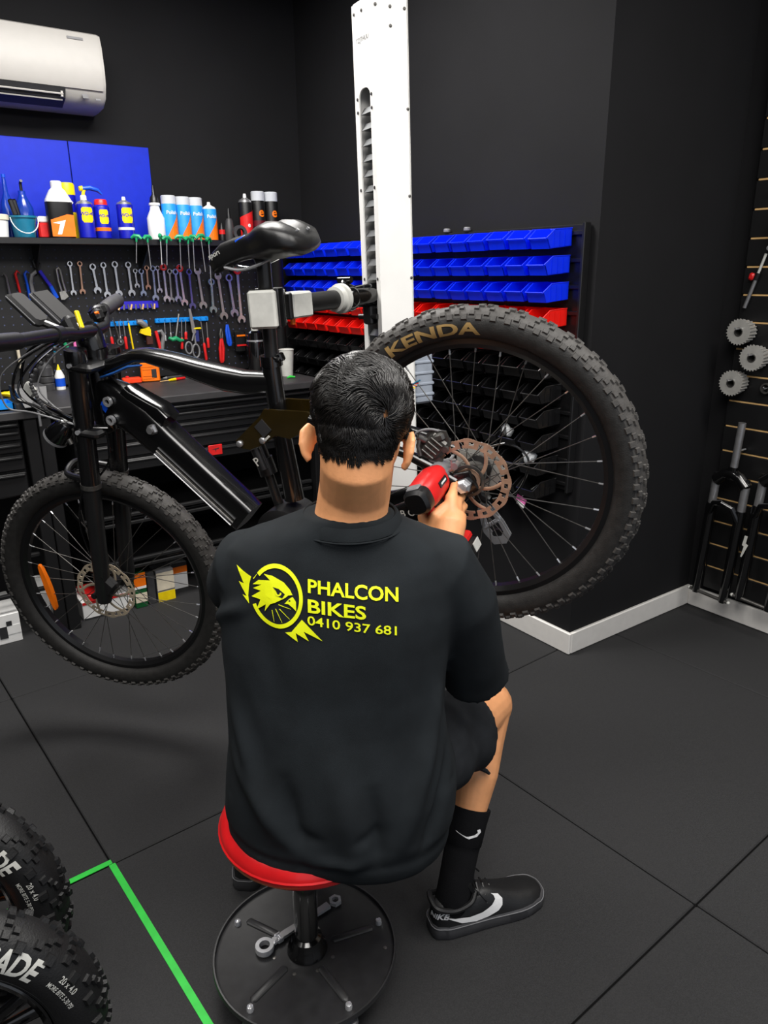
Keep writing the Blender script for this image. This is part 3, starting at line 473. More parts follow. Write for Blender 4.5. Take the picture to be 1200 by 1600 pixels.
t = thing('bench_vise', 'grey steel bench vise at the left front of the bench', 'vise', (.56, 3.10, .93))
MB().box((0, .03, .016), (.12, .14, .03), bev=.006).build('base', K['dgrey'], t); MB().loft([[(-.05, .02, .03), (.05, .02, .03), (.05, .1, .03), (-.05, .1, .03)], [(-.055, .03, .085), (.055, .03, .085), (.055, .085, .085), (-.055, .085, .085)]]).build('fixed_jaw', K['dgrey'], t)
MB().loft([[(-.04, -.1, .02), (.04, -.1, .02), (.04, .0, .02), (-.04, .0, .02)], [(-.055, -.04, .085), (.055, -.04, .085), (.055, .02, .085), (-.055, .02, .085)]]).build('moving_jaw', K['dgrey'], t)
MB().cyl((0, -.13, .03), (0, .02, .03), .012).build('screw', K['steel'], t); MB().tube([(-.0, -.12, .075), (.0, -.12, -.05)], .005, 8).build('tommy_bar', K['steel'], t)
t = thing('parts_tray', 'light blue parts tray on the bench at the left edge', 'tray', (.42, 3.16, .93))
m = MB(); m.box((0, 0, .003), (.16, .12, .006)); m.box((0, -.058, .014), (.16, .004, .028)); m.box((0, .058, .014), (.16, .004, .028)); m.box((-.078, 0, .014), (.004, .12, .028)); m.box((.078, 0, .014), (.004, .12, .028)); m.build('tray', K['lblue'], t)
t = thing('rag', 'crumpled yellow rag lying on the bench behind the blue tray', 'rag', (.565, 3.45, .93))
m = MB(); m.ball((0, 0, .014), (.05, .03, .016), 18, 8); m.v = [(x * (1 + .2 * math.sin(40 * y + 9)), y * (1 + .2 * math.sin(50 * x)), max(0, z + .004 * math.sin(90 * x + 60 * y))) for x, y, z in m.v]; m.build('cloth', K['yellow'], t)

t = thing('cable_clip', 'small bright green clip on the bench end near the grey cup', 'clip', (1.745, 3.20, .93)); MB().tube([(-.02, 0, .005), (0, .006, .008), (.022, 0, .005)], [.004, .007, .004], 8).build('clip_body', K['tape'], t)
t = thing('tool_tube', 'tall black storage tube standing on the bench end behind the seat post', 'tube', (1.825, 3.44, .93)); MB().lathe([(.04, 0), (.04, .012), (.031, .02), (.031, .58), (.034, .585), (.034, .61), (.028, .62), (.001, .62)]).build('tube_body', K['blk'], t)
# ---------------------------------------------------------------- bin rack on the middle wall
t = thing('bin_rack', 'black louvred rack on the wall holding eleven rows of storage bins', 'rack', (XB, 2.65, .66))
MB().box((-.012, 0, .445), (.02, 1.86, .91), bev=.003).build('back_plate', K['mblk'], t)
ROWZ = [1.545 - .0857 * k for k in range(11)]
for z in ROWZ: MB().box((-.026, 0, z - .66 - .012), (.012, 1.84, .014), bev=.002).build('rail', K['mblk'], t)
MB().box((-.022, -.925, .445), (.03, .012, .92), bev=.002).build('side_bar', K['mblk'], t)
def bin_mesh(m_):
    m = MB(); w2 = .0475; T = axM((-1, 0, 0), (0, 0, 1), (0, 1, 0))       # profile x = out from wall, y = up
    sp = [(.0, -.052), (.098, -.060), (.110, -.030), (.116, -.027), (.078, .0), (.0, .004)]
    def Q(x, y, s, o=0.): return V((-x, s * (w2 - o - .0075 * x / .11), y))
    for s in (-1, 1):
        out = [Q(x, y, s) for x, y in sp]; inn = [Q(x, y, s, .0022) for x, y in sp]; m.loft([out, inn])
        m.tube([Q(.0, .004, s), Q(.078, .0005, s), Q(.116, -.027, s)], .0018, 6)
        for k in (.03, .055, .08): m.box(Q(k, -.028, s) + V((0, s * .0008, 0)), (.004, .0016, .048))
    m.loft([[Q(x, y, -1), Q(x, y, 1), Q(x, y + .0025, 1), Q(x, y + .0025, -1)] for x, y in ((0, -.052), (.098, -.060))])
    m.loft([[Q(x, y, -1), Q(x, y, 1), Q(x - .0028, y, 1), Q(x - .0028, y, -1)] for x, y in ((.098, -.060), (.110, -.030))])
    m.tube([Q(.117, -.0275, -1), Q(.117, -.0275, 1)], .0024, 6)
    m.loft([[Q(0, y, -1), Q(0, y, 1), Q(.003, y, 1), Q(.003, y, -1)] for y in (-.052, .004)]); m.tube([Q(.002, .003, -1), Q(.002, .003, 1)], .0018, 6)
    return m.mesh('storage_bin', m_, 30)
BMESH = {'blue': bin_mesh(K['bbin']), 'red': bin_mesh(K['rbin']), 'black': bin_mesh(K['kbin'])}
rowname = ['top row', 'second row', 'third row', 'upper red row', 'lower red row', 'uppermost black row', 'second black row', 'third black row', 'fourth black row', 'fifth black row', 'lowest black row']
for k, z in enumerate(ROWZ):
    c = 'blue' if k < 3 else 'red' if k < 5 else 'black'
    for i in range(18):
        o = link('storage_bin', BMESH[c], None, (XB - .034, 1.822 + .1003 * i, z))
        o.rotation_euler.y = R(RNG.uniform(-1.2, .6)); o.rotation_euler.z = R(RNG.uniform(-1.5, 1.5))
        tag(o, c + ' plastic storage bin, ' + (nth(i, 'from the right end') if i else 'at the right end') + ' of the ' + rowname[k], 'storage bin', c + ' bins on the wall rack')
# clear bags of small parts in the black bins
def bag(lab, x, y, z, s):
    t = thing('parts_bag', lab, 'plastic bag', (x, y, z)); m = MB(); m.ball((0, 0, 0), (.014 * s, .03 * s, .026 * s), 16, 10)
    m.v = [(a * (1 + .35 * math.sin(170 * b + 90 * c)), b * (1 + .2 * math.sin(150 * c)), c * (1 + .25 * math.sin(140 * b))) for a, b, c in m.v]; m.build('bag_film', mat('mat_clear_bag', (235, 238, 240), .12, trans=.25, var=.1), t, 20); return t
bag('crumpled clear plastic bag in the black bins above the rear hub', XB - .10, 1.97, .842, 1.); bag('crumpled clear plastic bag in the black bins right of the rear hub', XB - .112, 1.84, .772, 1.05)
t = thing('parts_tag', 'small pink tag hanging below the black bins', 'tag', (XB - .11, 1.872, .60)); MB().box((0, 0, 0), (.004, .05, .026), bev=.004, M=rotM('X', 20)).build('tag_card', K['pink'], t); MB().box((-.001, .0, -.017), (.004, .04, .016), bev=.004, M=rotM('X', 20)).build('tag_film', K['wplastic'], t); MB().tube([(0, 0, .01), (.03, -.01, .03), (.08, -.01, .05)], .0012, 5).build('string', K['wplastic'], t)
# things lying along the top of the rack
for i, (y, l) in enumerate(((2.43, 'small clear jar on top of the bin rack, left of two'), (2.31, 'small clear jar on top of the bin rack, right of two'))):
    t = thing('jar', l, 'jar', (XB - .02, y, 1.565)); MB().lathe([(.014, 0), (.014, .008), (.011, .012), (.001, .012)], 14).build('jar_body', K['grey'], t)
# ---------------------------------------------------------------- slat wall on the right
t = thing('slatwall', 'black slatted display wall with thin gold inserts', 'slat wall', (XR, .3, .17)); SX = 2.822
MB().box((SX + .012 + .013 - XR, 0, 1.22), (.024, 2.6, 2.44)).build('backing_panel', K['blk'], t)
zs = [.217 + .1003 * k for k in range(24)]
bmesh_ = MB().box((0, 0, 0), (.014, 2.6, .0925), bev=.002).mesh('slat_board', K['blk'], 30); gm = MB().box((0, 0, 0), (.006, 2.59, .0075), bev=.001).mesh('slot_insert', K['gold'], 30)
for z in zs:
    link('slat_board', bmesh_, t, (SX + .007 - XR, 0, z + .05 - .17)); link('slot_insert', gm, t, (SX + .0065 - XR, 0, z - .17))
link('slat_board', bmesh_, t, (SX + .007 - XR, 0, .217 - .05 - .17 + .0))
HM = lambda y, z, x=SX: axM((0, -1, 0), (0, 0, 1), (-1, 0, 0), (x, y, z))          # local z points into the room, x = image right
def hook(t, L=.07, z=0.): MB().tube([(0, z, -.004), (0, z, L), (0, z + .006, L + .006)], .003, 6).build('hook', K['chrome'], t)
def gear(r, n, h=.0035):
    p = []
    for i in range(n):
        for f, q in ((0, .94), (.25, .94), (.4, 1.03), (.6, 1.03), (.75, .94)): a = 2 * PI * (i + f) / n; p.append((r * q * math.cos(a), r * q * math.sin(a)))
    return p
for i, (y, z) in enumerate(((1.556, 1.188), (1.492, 1.097), (1.560, .996))):
    t = thing('cassette', ('steel bicycle cassette hanging on the slat wall, highest of three', 'steel bicycle cassette, middle one nearest the frame edge', 'steel bicycle cassette, lowest of the three')[i], 'cassette', M=HM(y, z, SX - .001), group='cassettes on the slat wall')
    hook(t, .085, .012)
    for k in range(8):
        r = .0405 + .0072 * k / 7; m = MB(); pol = gear(r, 19 + k); inner = [(.016 * math.cos(a), .016 * math.sin(a)) for a in np.linspace(0, 2 * PI, len(pol), endpoint=False)]
        z0 = .006 + k * .0075; n = len(pol)
        m.loft([[(a, b, z0) for a, b in pol], [(a, b, z0 + .004) for a, b in pol], [(a, b, z0 + .004) for a, b in inner], [(a, b, z0) for a, b in inner], [(a, b, z0) for a, b in pol]], 0, False); m.build('sprocket', K['tooth'], t, 30)
    MB().ringlathe([(.013, .004), (.0165, .004), (.0165, .064), (.013, .064)], 24).build('lock_ring', K['dsteel'], t)
t = thing('bearing_ring', 'small steel bearing ring hooked at the right of the lowest cassette', 'ring', M=HM(1.445, .985)); hook(t, .03); MB().ringlathe([(.014, .01), (.02, .01), (.02, .022), (.014, .022)], 24).build('ring', K['dsteel'], t)
t = thing('washer_ring', 'small brass washer on the slat wall near the top', 'ring', M=HM(1.53, 1.68)); hook(t, .02); MB().ringlathe([(.006, .008), (.011, .008), (.011, .012), (.006, .012)], 20).build('ring', K['gold'], t)
t = thing('shock_pump', 'slim steel pump with a red clip hung diagonally on the slat wall', 'pump', M=HM(1.545, 1.37, SX - .012) @ rotM('Z', -16)); 
MB().cyl((0, -.10, .004), (0, .03, .004), .007).build('barrel', K['steel'], t); MB().cyl((0, .03, .004), (0, .10, .004), .005).build('rod', K['lgrey'], t); MB().box((-.018, .012, .006), (.02, .026, .016), bev=.005).build('clip', K['red'], t); MB().cyl((0, .005, .004), (0, .03, .004), .0095).build('collar', K['blk'], t)
t = thing('crank_arm', 'glossy black crank arm with chainring bolt on the slat wall', 'crank', M=HM(1.50, 1.56, SX - .002)); hook(t, .03)
MB().tube([(0, .05, .015), (-.005, .0, .018), (.002, -.05, .018), (.0, -.08, .015)], [.012, .010, .010, .014], 10, flat=.6).build('arm', K['gblk'], t); MB().ringlathe([(.03, .004), (.036, .004), (.036, .008), (.03, .008)], 30, M=Matrix.Translation((.02, .0, 0))).build('chainring', K['gblk'], t); MB().lathe([(.009, .02), (.009, .03), (.003, .031)], 14, M=Matrix.Translation((-.002, -.075, 0))).build('bolt', K['chrome'], t)
def susp_fork(lab, y, zc, steer, decal=False):
    t = thing('suspension_fork', lab, 'fork', M=HM(y, zc, SX - .066) @ rotM('Z', -3)); sp = .062
    MB().cyl((0, .0, 0), (0, steer, 0), .0145, n=18).build('steerer_tube', K['steel'], t)
    m = MB(); m.loft([sq(.02, .02, 0), sq(.018, .018, .05)], M=rotM('X', -90)); m.tube([(-sp, -.02, 0), (-sp * .5, .012, 0), (0, .022, 0), (sp * .5, .012, 0), (sp, -.02, 0)], [.024, .022, .024, .022, .024], 12); m.build('crown', K['gblk'], t)
    for s in (-1, 1):
        MB().cyl((s * sp, -.02, 0), (s * sp, -.12, 0), .016, n=16).build('stanchion', K['steel'], t)
        MB().tube([(s * sp, -.115, 0), (s * sp, -.13, 0), (s * sp, -.42, 0), (s * sp * .98, -.49, .004), (s * sp * .95, -.515, .008)], [.0205, .022, .020, .017, .012], 16).build('lower_leg', K['gblk'], t)
        MB().cyl((s * sp, -.015, 0), (s * sp, .012, 0), .012).build('top_cap', K['blk'], t)
    MB().tube([(-sp, -.16, .01), (-sp * .6, -.105, .03), (0, -.092, .036), (sp * .6, -.105, .03), (sp, -.16, .01)], [.012, .012, .013, .012, .012], 10).build('arch', K['gblk'], t)
    MB().cyl((-sp - .025, -.505, .008), (sp + .025, -.505, .008), .007).build('axle', K['dsteel'], t)
    for s in (-1, 1): MB().ball((s * (sp + .026), -.505, .008), .008, 10, 6).build('axle_nut', K['lgrey'], t)
    MB().tube([(0, steer * .5, -.0145), (0, steer * .5, -.06)], .004, 6).build('hook', K['chrome'], t)
    if decal:
        P = [(-.016, -.24), (-.004, -.24), (-.006, -.27), (.004, -.275), (-.012, -.33), (-.018, -.33), (-.012, -.285), (-.02, -.282)]
        flat_print('decal', [(a, b, 0) for a, b in P], [tuple(range(8))], K['lgrey'], t, lambda c: V((c.x - sp, c.y, .0225)))
    return t
susp_fork('black suspension fork with tall steel steerer hanging on the slat wall', 1.502, .628, .225)
susp_fork('second black suspension fork with a pale zigzag decal at the right edge', 1.315, .66, .20, True)
# ---------------------------------------------------------------- work stand
# man-local frame (x right, y away from the viewer, z up), origin on the floor under the stool
S0 = V((.554, 1.070, 0)); RX = V((.8117, -.5841, 0)); UY = V((.5841, .8117, 0)); MF = axM(RX, UY, (0, 0, 1), S0)
pm = MF @ Matrix.Translation((.187, .90, 1.3)) @ rotM('Y', -1.37) @ rotM('Z', 29.7) @ Matrix.Translation((0, 0, -1.3))       # x along the wide face, y along the slot face
t = thing('bike_work_stand', 'tall brushed aluminium bike work stand column with a slotted chain track', 'work stand', M=pm)
A = .05; HT = 2.035
m = MB(); m.box((.002, -A + .002, HT / 2), (.096, .004, HT)); m.box((A - .002, 0, HT / 2), (.004, .1, HT)); m.box((.002, A - .002, HT / 2), (.096, .004, HT))
SL0, SL1, SW = .55, HT - .205, .029            # slot in the -x face
m.box((-A + .002, -(A + SW) / 2, HT / 2), (.004, A - SW, HT)); m.box((-A + .002, (A + SW) / 2, HT / 2), (.004, A - SW, HT))
m.box((-A + .002, 0, (SL1 + .02 + HT) / 2), (.004, 2 * SW, HT - SL1 - .02)); m.box((-A + .002, 0, SL0 / 2), (.004, 2 * SW, SL0))
for s in (-1, 1): m.prism([(s * SW, 0), (s * SW, .0205)] + [(s * SW * math.cos(q), .0205 * math.sin(q)) for q in np.linspace(R(80), 0, 7)][:-1][::1], -.002, .002, 0, axM((0, 1, 0), (0, 0, 1), (1, 0, 0), (-A + .002, 0, SL1)))
m.build('column', K['alu'], t, 30)
MB().box((.002, 0, HT + .002), (.098, .098, .004), bev=.001).build('top_cap', K['alu'], t)
z = SL0 + .02; k = 0
while z < SL1 + .0:
    lm = MB(); lm.loft([[(-.047, -.029, z), (.0, -.029, z), (.0, .029, z), (-.047, .029, z)], [(-.036, -.027, z + .016), (0, -.027, z + .020), (0, .027, z + .020), (-.036, .027, z + .016)]]); lm.build('rack_tooth', K['chain'], t, 20)
    z += .036
MB().box((.012, 0, HT / 2), (.02, .09, HT - .1)).build('back_plate', K['blk'], t)
sm = MB().lathe([(.0038, 0), (.0038, .0015), (.001, .0024)], 10).mesh('screw', K['dsteel'])
def screw(M): link('screw', sm, t, None, M)
for y, z in ((-.038, HT - .02), (.0, HT - .02), (-.036, HT - .205), (.036, HT - .205), (-.036, HT - .235), (.036, HT - .235), (-.036, 1.62), (.036, 1.62), (-.036, 1.40), (.036, 1.40)): screw(axM((0, 1, 0), (0, 0, 1), (-1, 0, 0), (-A, -y, z)))
for x, z in ((.04, HT - .02), (0, HT - .02), (-.04, HT - .02), (.0, HT - .06), (.044, 1.80), (.044, 1.60), (.044, 1.40), (.044, 1.2)): screw(axM((1, 0, 0), (0, 0, 1), (0, -1, 0), (x, -A, z)))
write('stamped_mark', 'TZJTHUU', .015, K['grey'], t, axM((0, -1, 0), (0, 0, 1), (-1, 0, 0), (-A - .0006, 0, HT - .085)), 0)
MB().box((.0, .0, .014), (.22, .22, .024), bev=.006).build('foot_plate', K['mblk'], t)
m = MB(); m.box((.085, .0, 1.13), (.06, .085, .14), bev=.006)
for k in range(4): m.box((.085, 0, 1.085 + .03 * k), (.066, .09, .012), bev=.004)
m.build('motor_cover', mat('mat_blue_grey_plastic', (150, 158, 170), .4), t)
# clamp arm: from the slot to the seat post (in the stand's frame)
PMI = pm.inverted()
HB = V((1.088, 1.177, .994))
BB = Matrix(((-0.459059, -0.842338, -0.282367), (0.805429, -0.528726, 0.267829), (-0.374897, -0.104477, 0.921160)))
BM = Matrix.Translation(HB) @ BB.to_4x4()
cp = PMI @ (BM @ V((.312, 0, .505))); ap = V((-A, 0, cp.z + .012)); d = (cp - ap); L = d.length; d.normalize(); up = V((0, 0, 1)); up = (up - d * up.dot(d)).normalized(); sd = up.cross(d)
AM = axM(d, sd, up, ap); AJ = AM @ Matrix.Translation((L, 0, 0)) @ rotM('Z', 28) @ Matrix.Translation((-L, 0, 0))           # x along the arm
m = MB(); m.tube([(-.03, 0, 0), (.02, 0, 0), (.085, 0, 0), (.10, 0, 0)], [.03, .029, .028, .024], 20); m.build('arm_sleeve', K['gblk'], t, M=AM)
m = MB(); m.box((.012, 0, -.05), (.03, .03, .05), bev=.004); m.cyl((.02, -.03, -.055), (.02, .03, -.055), .007); m.build('slide_carriage', K['mblk'], t, M=AM)
m = MB(); m.ringlathe([(.018, .095), (.034, .098), (.036, .112), (.030, .128), (.018, .13)], 24, M=axM((0, 1, 0), (0, 0, 1), (1, 0, 0))); m.box((.112, 0, .036), (.03, .02, .016), bev=.005); m.cyl((.112, -.02, .044), (.112, .02, .044), .008); m.build('clamp_collar', K['gblk'], t, M=AM)
m = MB(); m.cyl((.13, 0, 0), (L - .08, 0, 0), .023, n=18); m.build('arm_tube', K['blk'], t, M=AM)
m = MB()
for k in range(7): m.box((.165 + .018 * k, -.0235, .004), (.006, .003, .006))
m.build('scale_mark', K['lgrey'], t, M=AM)
m = MB(); m.ringlathe([(.023, .128), (.037, .130), (.037, .140), (.031, .142), (.031, .16), (.023, .162)], 28, M=axM((0, 1, 0), (0, 0, 1), (1, 0, 0))); m.build('flange_ring', K['lgrey'], t, M=AM)
m = MB(); m.box((L - .095, 0, 0), (.07, .05, .058), bev=.004); m.box((L - .095, -.0265, -.012), (.055, .004, .028), bev=.002); m.build('clamp_body', K['lgrey'], t, M=AM)
m = MB(); m.tube([(L - .1, -.034, .0), (L - .125, -.04, .002), (L - .15, -.046, .004), (L - .165, -.05, -.006)], [.008, .011, .009, .006], 10); m.build('cam_lever', K['wplastic'], t, M=AM)
MB().box((L - .054, 0, 0), (.012, .05, .06), bev=.003).build('pivot_block', K['blk'], t, M=AM)
MB().cyl((L - .08, 0, -.03), (L - .08, 0, -.044), .006).build('knob', K['orange'], t, M=AM)
m = MB(); m.box((L + .040, 0, 0), (.022, .062, .082), bev=.005); m.build('outer_jaw', K['lgrey'], t, M=AJ)
m = MB(); m.box((L - .040, 0, 0), (.022, .062, .082), bev=.005); m.build('inner_jaw', K['lgrey'], t, M=AJ)
m = MB(); m.box((L + .0245, 0, 0), (.010, .066, .086), bev=.002); m.box((L - .0245, 0, 0), (.010, .066, .086), bev=.002); m.box((L, -.031, .02), (.05, .008, .02), bev=.002); m.box((L, -.031, -.02), (.05, .008, .02), bev=.002); m.build('jaw_pad', K['blk'], t, M=AJ)

# ---------------------------------------------------------------- the bike (x forward, y left, z up from the rear hub)
bike = thing('electric_bike', 'black full suspension electric bike clamped by its seat post in the stand', 'bike', M=BM)
def beam(m, path, n=18, e=2.8, k=0):
    rings = []
    for i, (x, y, z, h, w_) in enumerate(path):
        a = V(path[max(i - 1, 0)][:3]); b = V(path[min(i + 1, len(path) - 1)][:3]); tg = (b - a).normalized()
        nr = V((-tg.z, 0, tg.x)).normalized(); sd = tg.cross(nr)
        rings.append([V((x, y, z)) + nr * (h * math.copysign(abs(math.cos(q)) ** (2 / e), math.cos(q))) + sd * (w_ * math.copysign(abs(math.sin(q)) ** (2 / e), math.sin(q))) for q in [2 * PI * j / n for j in range(n)]])
    return m.loft(rings, k)
def bez(pts, n=8):      # catmull-rom through points
    P = [V(p) for p in pts]; P = [P[0]] + P + [P[-1]]; o = []
    for i in range(1, len(P) - 2):
        for j in range(n):
            s = j / n; a, b, c, d_ = P[i - 1], P[i], P[i + 1], P[i + 2]
            o.append(.5 * ((2 * b) + (c - a) * s + (2 * a - 5 * b + 4 * c - d_) * s * s + (3 * b - 3 * c + d_ - a) * s ** 3))
    return o + [P[-2]]
m = MB(); beam(m, [(.868, 0, .556, .019, .022), (.82, 0, .548, .019, .024), (.765, 0, .5455, .019, .026), (.715, 0, .541, .018, .027), (.685, 0, .531, .018, .028), (.655, 0, .512, .020, .029), (.615, 0, .486, .022, .029), (.56, 0, .444, .026, .028), (.50, 0, .402, .030, .026), (.45, 0, .375, .028, .024), (.385, 0, .352, .024, .021)]); m.build('top_tube', K['bike'], bike)
m = MB(); m.tube([(.835, .0275, .532), (.79, .0285, .527), (.735, .0295, .525), (.695, .030, .514)], [.005, .006, .006, .004], 8, flat=.6); m.build('accent_stripe', K['bedge'], bike)
m = MB(); m.cyl((.842, 0, .60), (.922, 0, .412), .031, n=24); m.cyl((.838, 0, .608), (.846, 0, .592), .035, n=24); m.build('head_tube', K['bike'], bike)
m = MB(); beam(m, [(.884, 0, .50, .045, .03), (.845, 0, .462, .052, .034), (.79, 0, .385, .052, .037), (.755, 0, .318, .046, .038), (.70, 0, .21, .045, .038), (.64, 0, .092, .045, .037), (.625, 0, .062, .043, .036)], e=4.5); m.build('down_tube', K['bike'], bike)
m = MB(); beam(m, [(.812, 0, .470, .034, .030), (.80, 0, .448, .036, .031), (.735, 0, .385, .032, .031), (.722, 0, .362, .026, .030)], e=6); m.build('battery_cover', K['gblk'], bike)
ax = V((.792 - .64, 0, .385 - .092)).normalized(); nr = V((-ax.z, 0, ax.x))
for off, mm in ((-.030, 'steel'), (-.018, 'dsteel'), (-.006, 'dgrey')):
    p = V((.755, .0385, .318)) - nr * off * -1; q = V((.632, .0385, .078)) + nr * off
    MB().tube([p, q], .0035, 6, flat=.6).build('battery_rail', K[mm], bike)
m = MB(); m.box((.752, .037, .362), (.026, .012, .026), bev=.004); m.cyl((.752, .04, .362), (.752, .05, .362), .009); m.build('battery_lock', K['steel'], bike)
for x, z in ((.842, .470), (.862, .425)): MB().ringlathe([(.007, -.004), (.013, -.004), (.013, .004), (.007, .004)], 16, M=axM((1, 0, 0), (0, 0, 1), (0, -1, 0), (x, .04, z))).build('cable_port', K['chrome'], bike)
flat_print('frame_mark', [(.865, .478, 0), (.88, .468, 0), (.872, .448, 0), (.858, .455, 0)], [(0, 1, 2, 3)], K['bluep'], bike, lambda c: V((c.x, .0345, c.y)))
m = MB(); m.tube([(.362, 0, .402), (.372, 0, .375), (.41, 0, .27), (.47, 0, .07)], [.0225, .022, .022, .025], 20); m.build('seat_tube', K['bike'], bike)
m = MB(); m.tube([(.258, 0, .632), (.37, 0, .375)], .0165, 20); m.build('seat_post', K['mblk'], bike)
m = MB(); m.ringlathe([(.017, -.012), (.026, -.012), (.026, .012), (.017, .012)], 20, M=Matrix.Translation((.362, 0, .398)) @ rotM('Y', -22)); m.box((.338, 0, .396), (.02, .02, .02), bev=.003); m.tube([(.338, .01, .394), (.325, .034, .39), (.318, .05, .392)], .004, 6); m.build('seat_clamp', K['gblk'], bike)
PL = [(.300, .262), (.404, .304), (.424, .292), (.517, .260), (.513, .240), (.49, .228), (.446, .228), (.405, .238), (.372, .218), (.34, .222), (.300, .222), (.278, .236)]
for s in (1, -1): MB().prism(PL, -.004, .004, 0, axM((1, 0, 0), (0, 0, 1), (0, -1, 0), (0, s * .048, 0))).build('link_plate', K['bronze'], bike)
for x, z in ((.508, .250), (.443, .238), (.292, .244)): m = MB(); m.cyl((x, -.055, z), (x, .056, z), .0085); m.ball((x, .056, z), (.0085, .004, .0085), 12, 6); m.build('pivot_bolt', K['steel'], bike)
m = MB(); m.box((.428, .0532, .264), (.03, .002, .034), M=rotM('Y', 20)); m.box((.432, .0535, .238), (.024, .002, .005), M=rotM('Y', 20), m=1); m.build('link_window', [K['print'], K['lgrey']], bike)
m = MB(); m.tube([(.500, 0, .240), (.503, 0, .19)], .018, 16); m.tube([(.503, 0, .192), (.508, 0, .15)], .023, 16); m.tube([(.508, 0, .155), (.522, 0, .06)], .0125, 14); m.build('rear_shock', K['mblk'], bike)
MB().tube([(.487, .035, .225), (.49, .036, .17)], [.012, .012], 12).build('shock_reservoir', K['mblk'], bike)
write('shock_mark', 'P', .03, K['lgrey'], bike, axM((-.97, 0, .24), (.24, 0, .97), (0, 1, 0), (.487, .0485, .185)))
m = MB(); m.lathe([(.05, -.06), (.07, -.05), (.07, .05), (.05, .06)], 26, M=axM((1, 0, 0), (0, 0, 1), (0, -1, 0), (.52, 0, .0))); m.build('motor', K['mblk'], bike)
for s in (1, -1):
    m = MB(); beam(m, [(.50, s * .05, .01, .028, .012), (.40, s * .055, -.01, .028, .012), (.20, s * .064, -.03, .026, .011), (.10, s * .066, -.022, .026, .011), (.02, s * .068, 0, .03, .009), (-.02, s * .068, 0.004, .022, .008)], e=4); m.build('swing_arm', K['bike'], bike)
    m = MB(); m.tube([(.30, s * .05, .244), (.22, s * .062, .19), (.10, s * .068, .10), (.05, s * .07, .05), (.02, s * .07, .01)], [.012, .011, .011, .012, .014], 12); m.build('seat_stay', K['bike'], bike)
write('swing_arm_mark', 'Z219B CC2', .022, K['lgrey'], bike, axM((-.988, 0, -.15), (-.15, 0, .988), (0, 1, 0), (.165, .0765, -.03)))
m = MB(); m.cyl((.0, -.085, 0), (.0, .085, 0), .008); m.build('rear_axle', K['dsteel'], bike)
m = MB(); m.lathe([(.016, .07), (.016, .086), (.011, .09), (.011, .1), (.004, .101)], 6, M=axM((1, 0, 0), (0, 0, 1), (0, -1, 0)) @ rotM('X', 180)); m.build('axle_nut', K['chrome'], bike)
# crank + pedal
m = MB(); m.tube([(.52, .07, 0), (.50, .085, -.06), (.48, .09, -.165)], [.016, .012, .014], 10, flat=.7); m.build('crank_arm', K['mblk'], bike)
m = MB(); m.box((.478, .14, -.168), (.09, .085, .02), bev=.006, M=rotM('Y', 10)); m.build('pedal', K['blk'], bike)
m = MB(); m.tube([(.44, .07, .045), (.36, .07, .035), (.30, .07, .03)], [.008, .010, .006], 8); m.build('chain_guide', K['dsteel'], bike)
# saddle
rings = []
for x, zt, hw, th in ((.398, .640, .010, .016), (.392, .652, .020, .032), (.372, .664, .026, .042), (.345, .671, .029, .05), (.31, .668, .031, .052), (.275, .664, .036, .056), (.245, .663, .050, .066), (.21, .668, .068, .078), (.175, .668, .080, .082), (.145, .658, .083, .078), (.12, .640, .074, .06), (.108, .622, .055, .03)):
    r_ = []; wide = max(0, (hw - .035) / .048)
    if x < .30: x = .150 + (x - .108) * .150 / .192; zt -= .012 * (.30 - x) / .15
    for j in range(28):
        q = 2 * PI * j / 28; c, s_ = math.cos(q), math.sin(q); y = hw * math.copysign(abs(c) ** .75, c)
        if s_ >= 0: z = zt - th * .42 + th * .42 * abs(s_) ** .55 - .020 * wide * math.exp(-(y / .016) ** 2) * (s_ > .2)
        else: z = zt - th * .42 - th * .58 * abs(s_) ** .5 * (1 - .25 * wide * abs(c))
        r_.append((x, y, z))
    rings.append(r_)
MB().loft(rings).build('saddle', K['saddle'], bike, 60)
for s in (1, -1): MB().tube(bez([(.36, s * .018, .622), (.32, s * .02, .600), (.26, s * .022, .592), (.2, s * .022, .596), (.15, s * .024, .618)], 6), .0035, 8).build('saddle_rail', K['chrome'], bike)
m = MB(); m.box((.258, 0, .606), (.05, .05, .03), bev=.006); m.cyl((.24, -.028, .604), (.24, .028, .604), .006); m.build('saddle_clamp', K['mblk'], bike)
for s in (1, -1): MB().cyl((.185, s * .03, .595), (.19, s * .03, .64), .012, n=12).build('saddle_spring', K['dsteel'], bike)
flat_print('saddle_mark', *text_geo('sports', .016, .02, .2, 'CENTER'), K['lgrey'], bike, lambda c: V((.362 - c.x, .0245 + .004 * (1 - abs(c.y) * 20), .652 + c.y - .002)))
m = MB(); m.box((.285, .030, .655), (.03, .004, .006), bev=.001); m.build('saddle_tab', K['bluep'], bike)
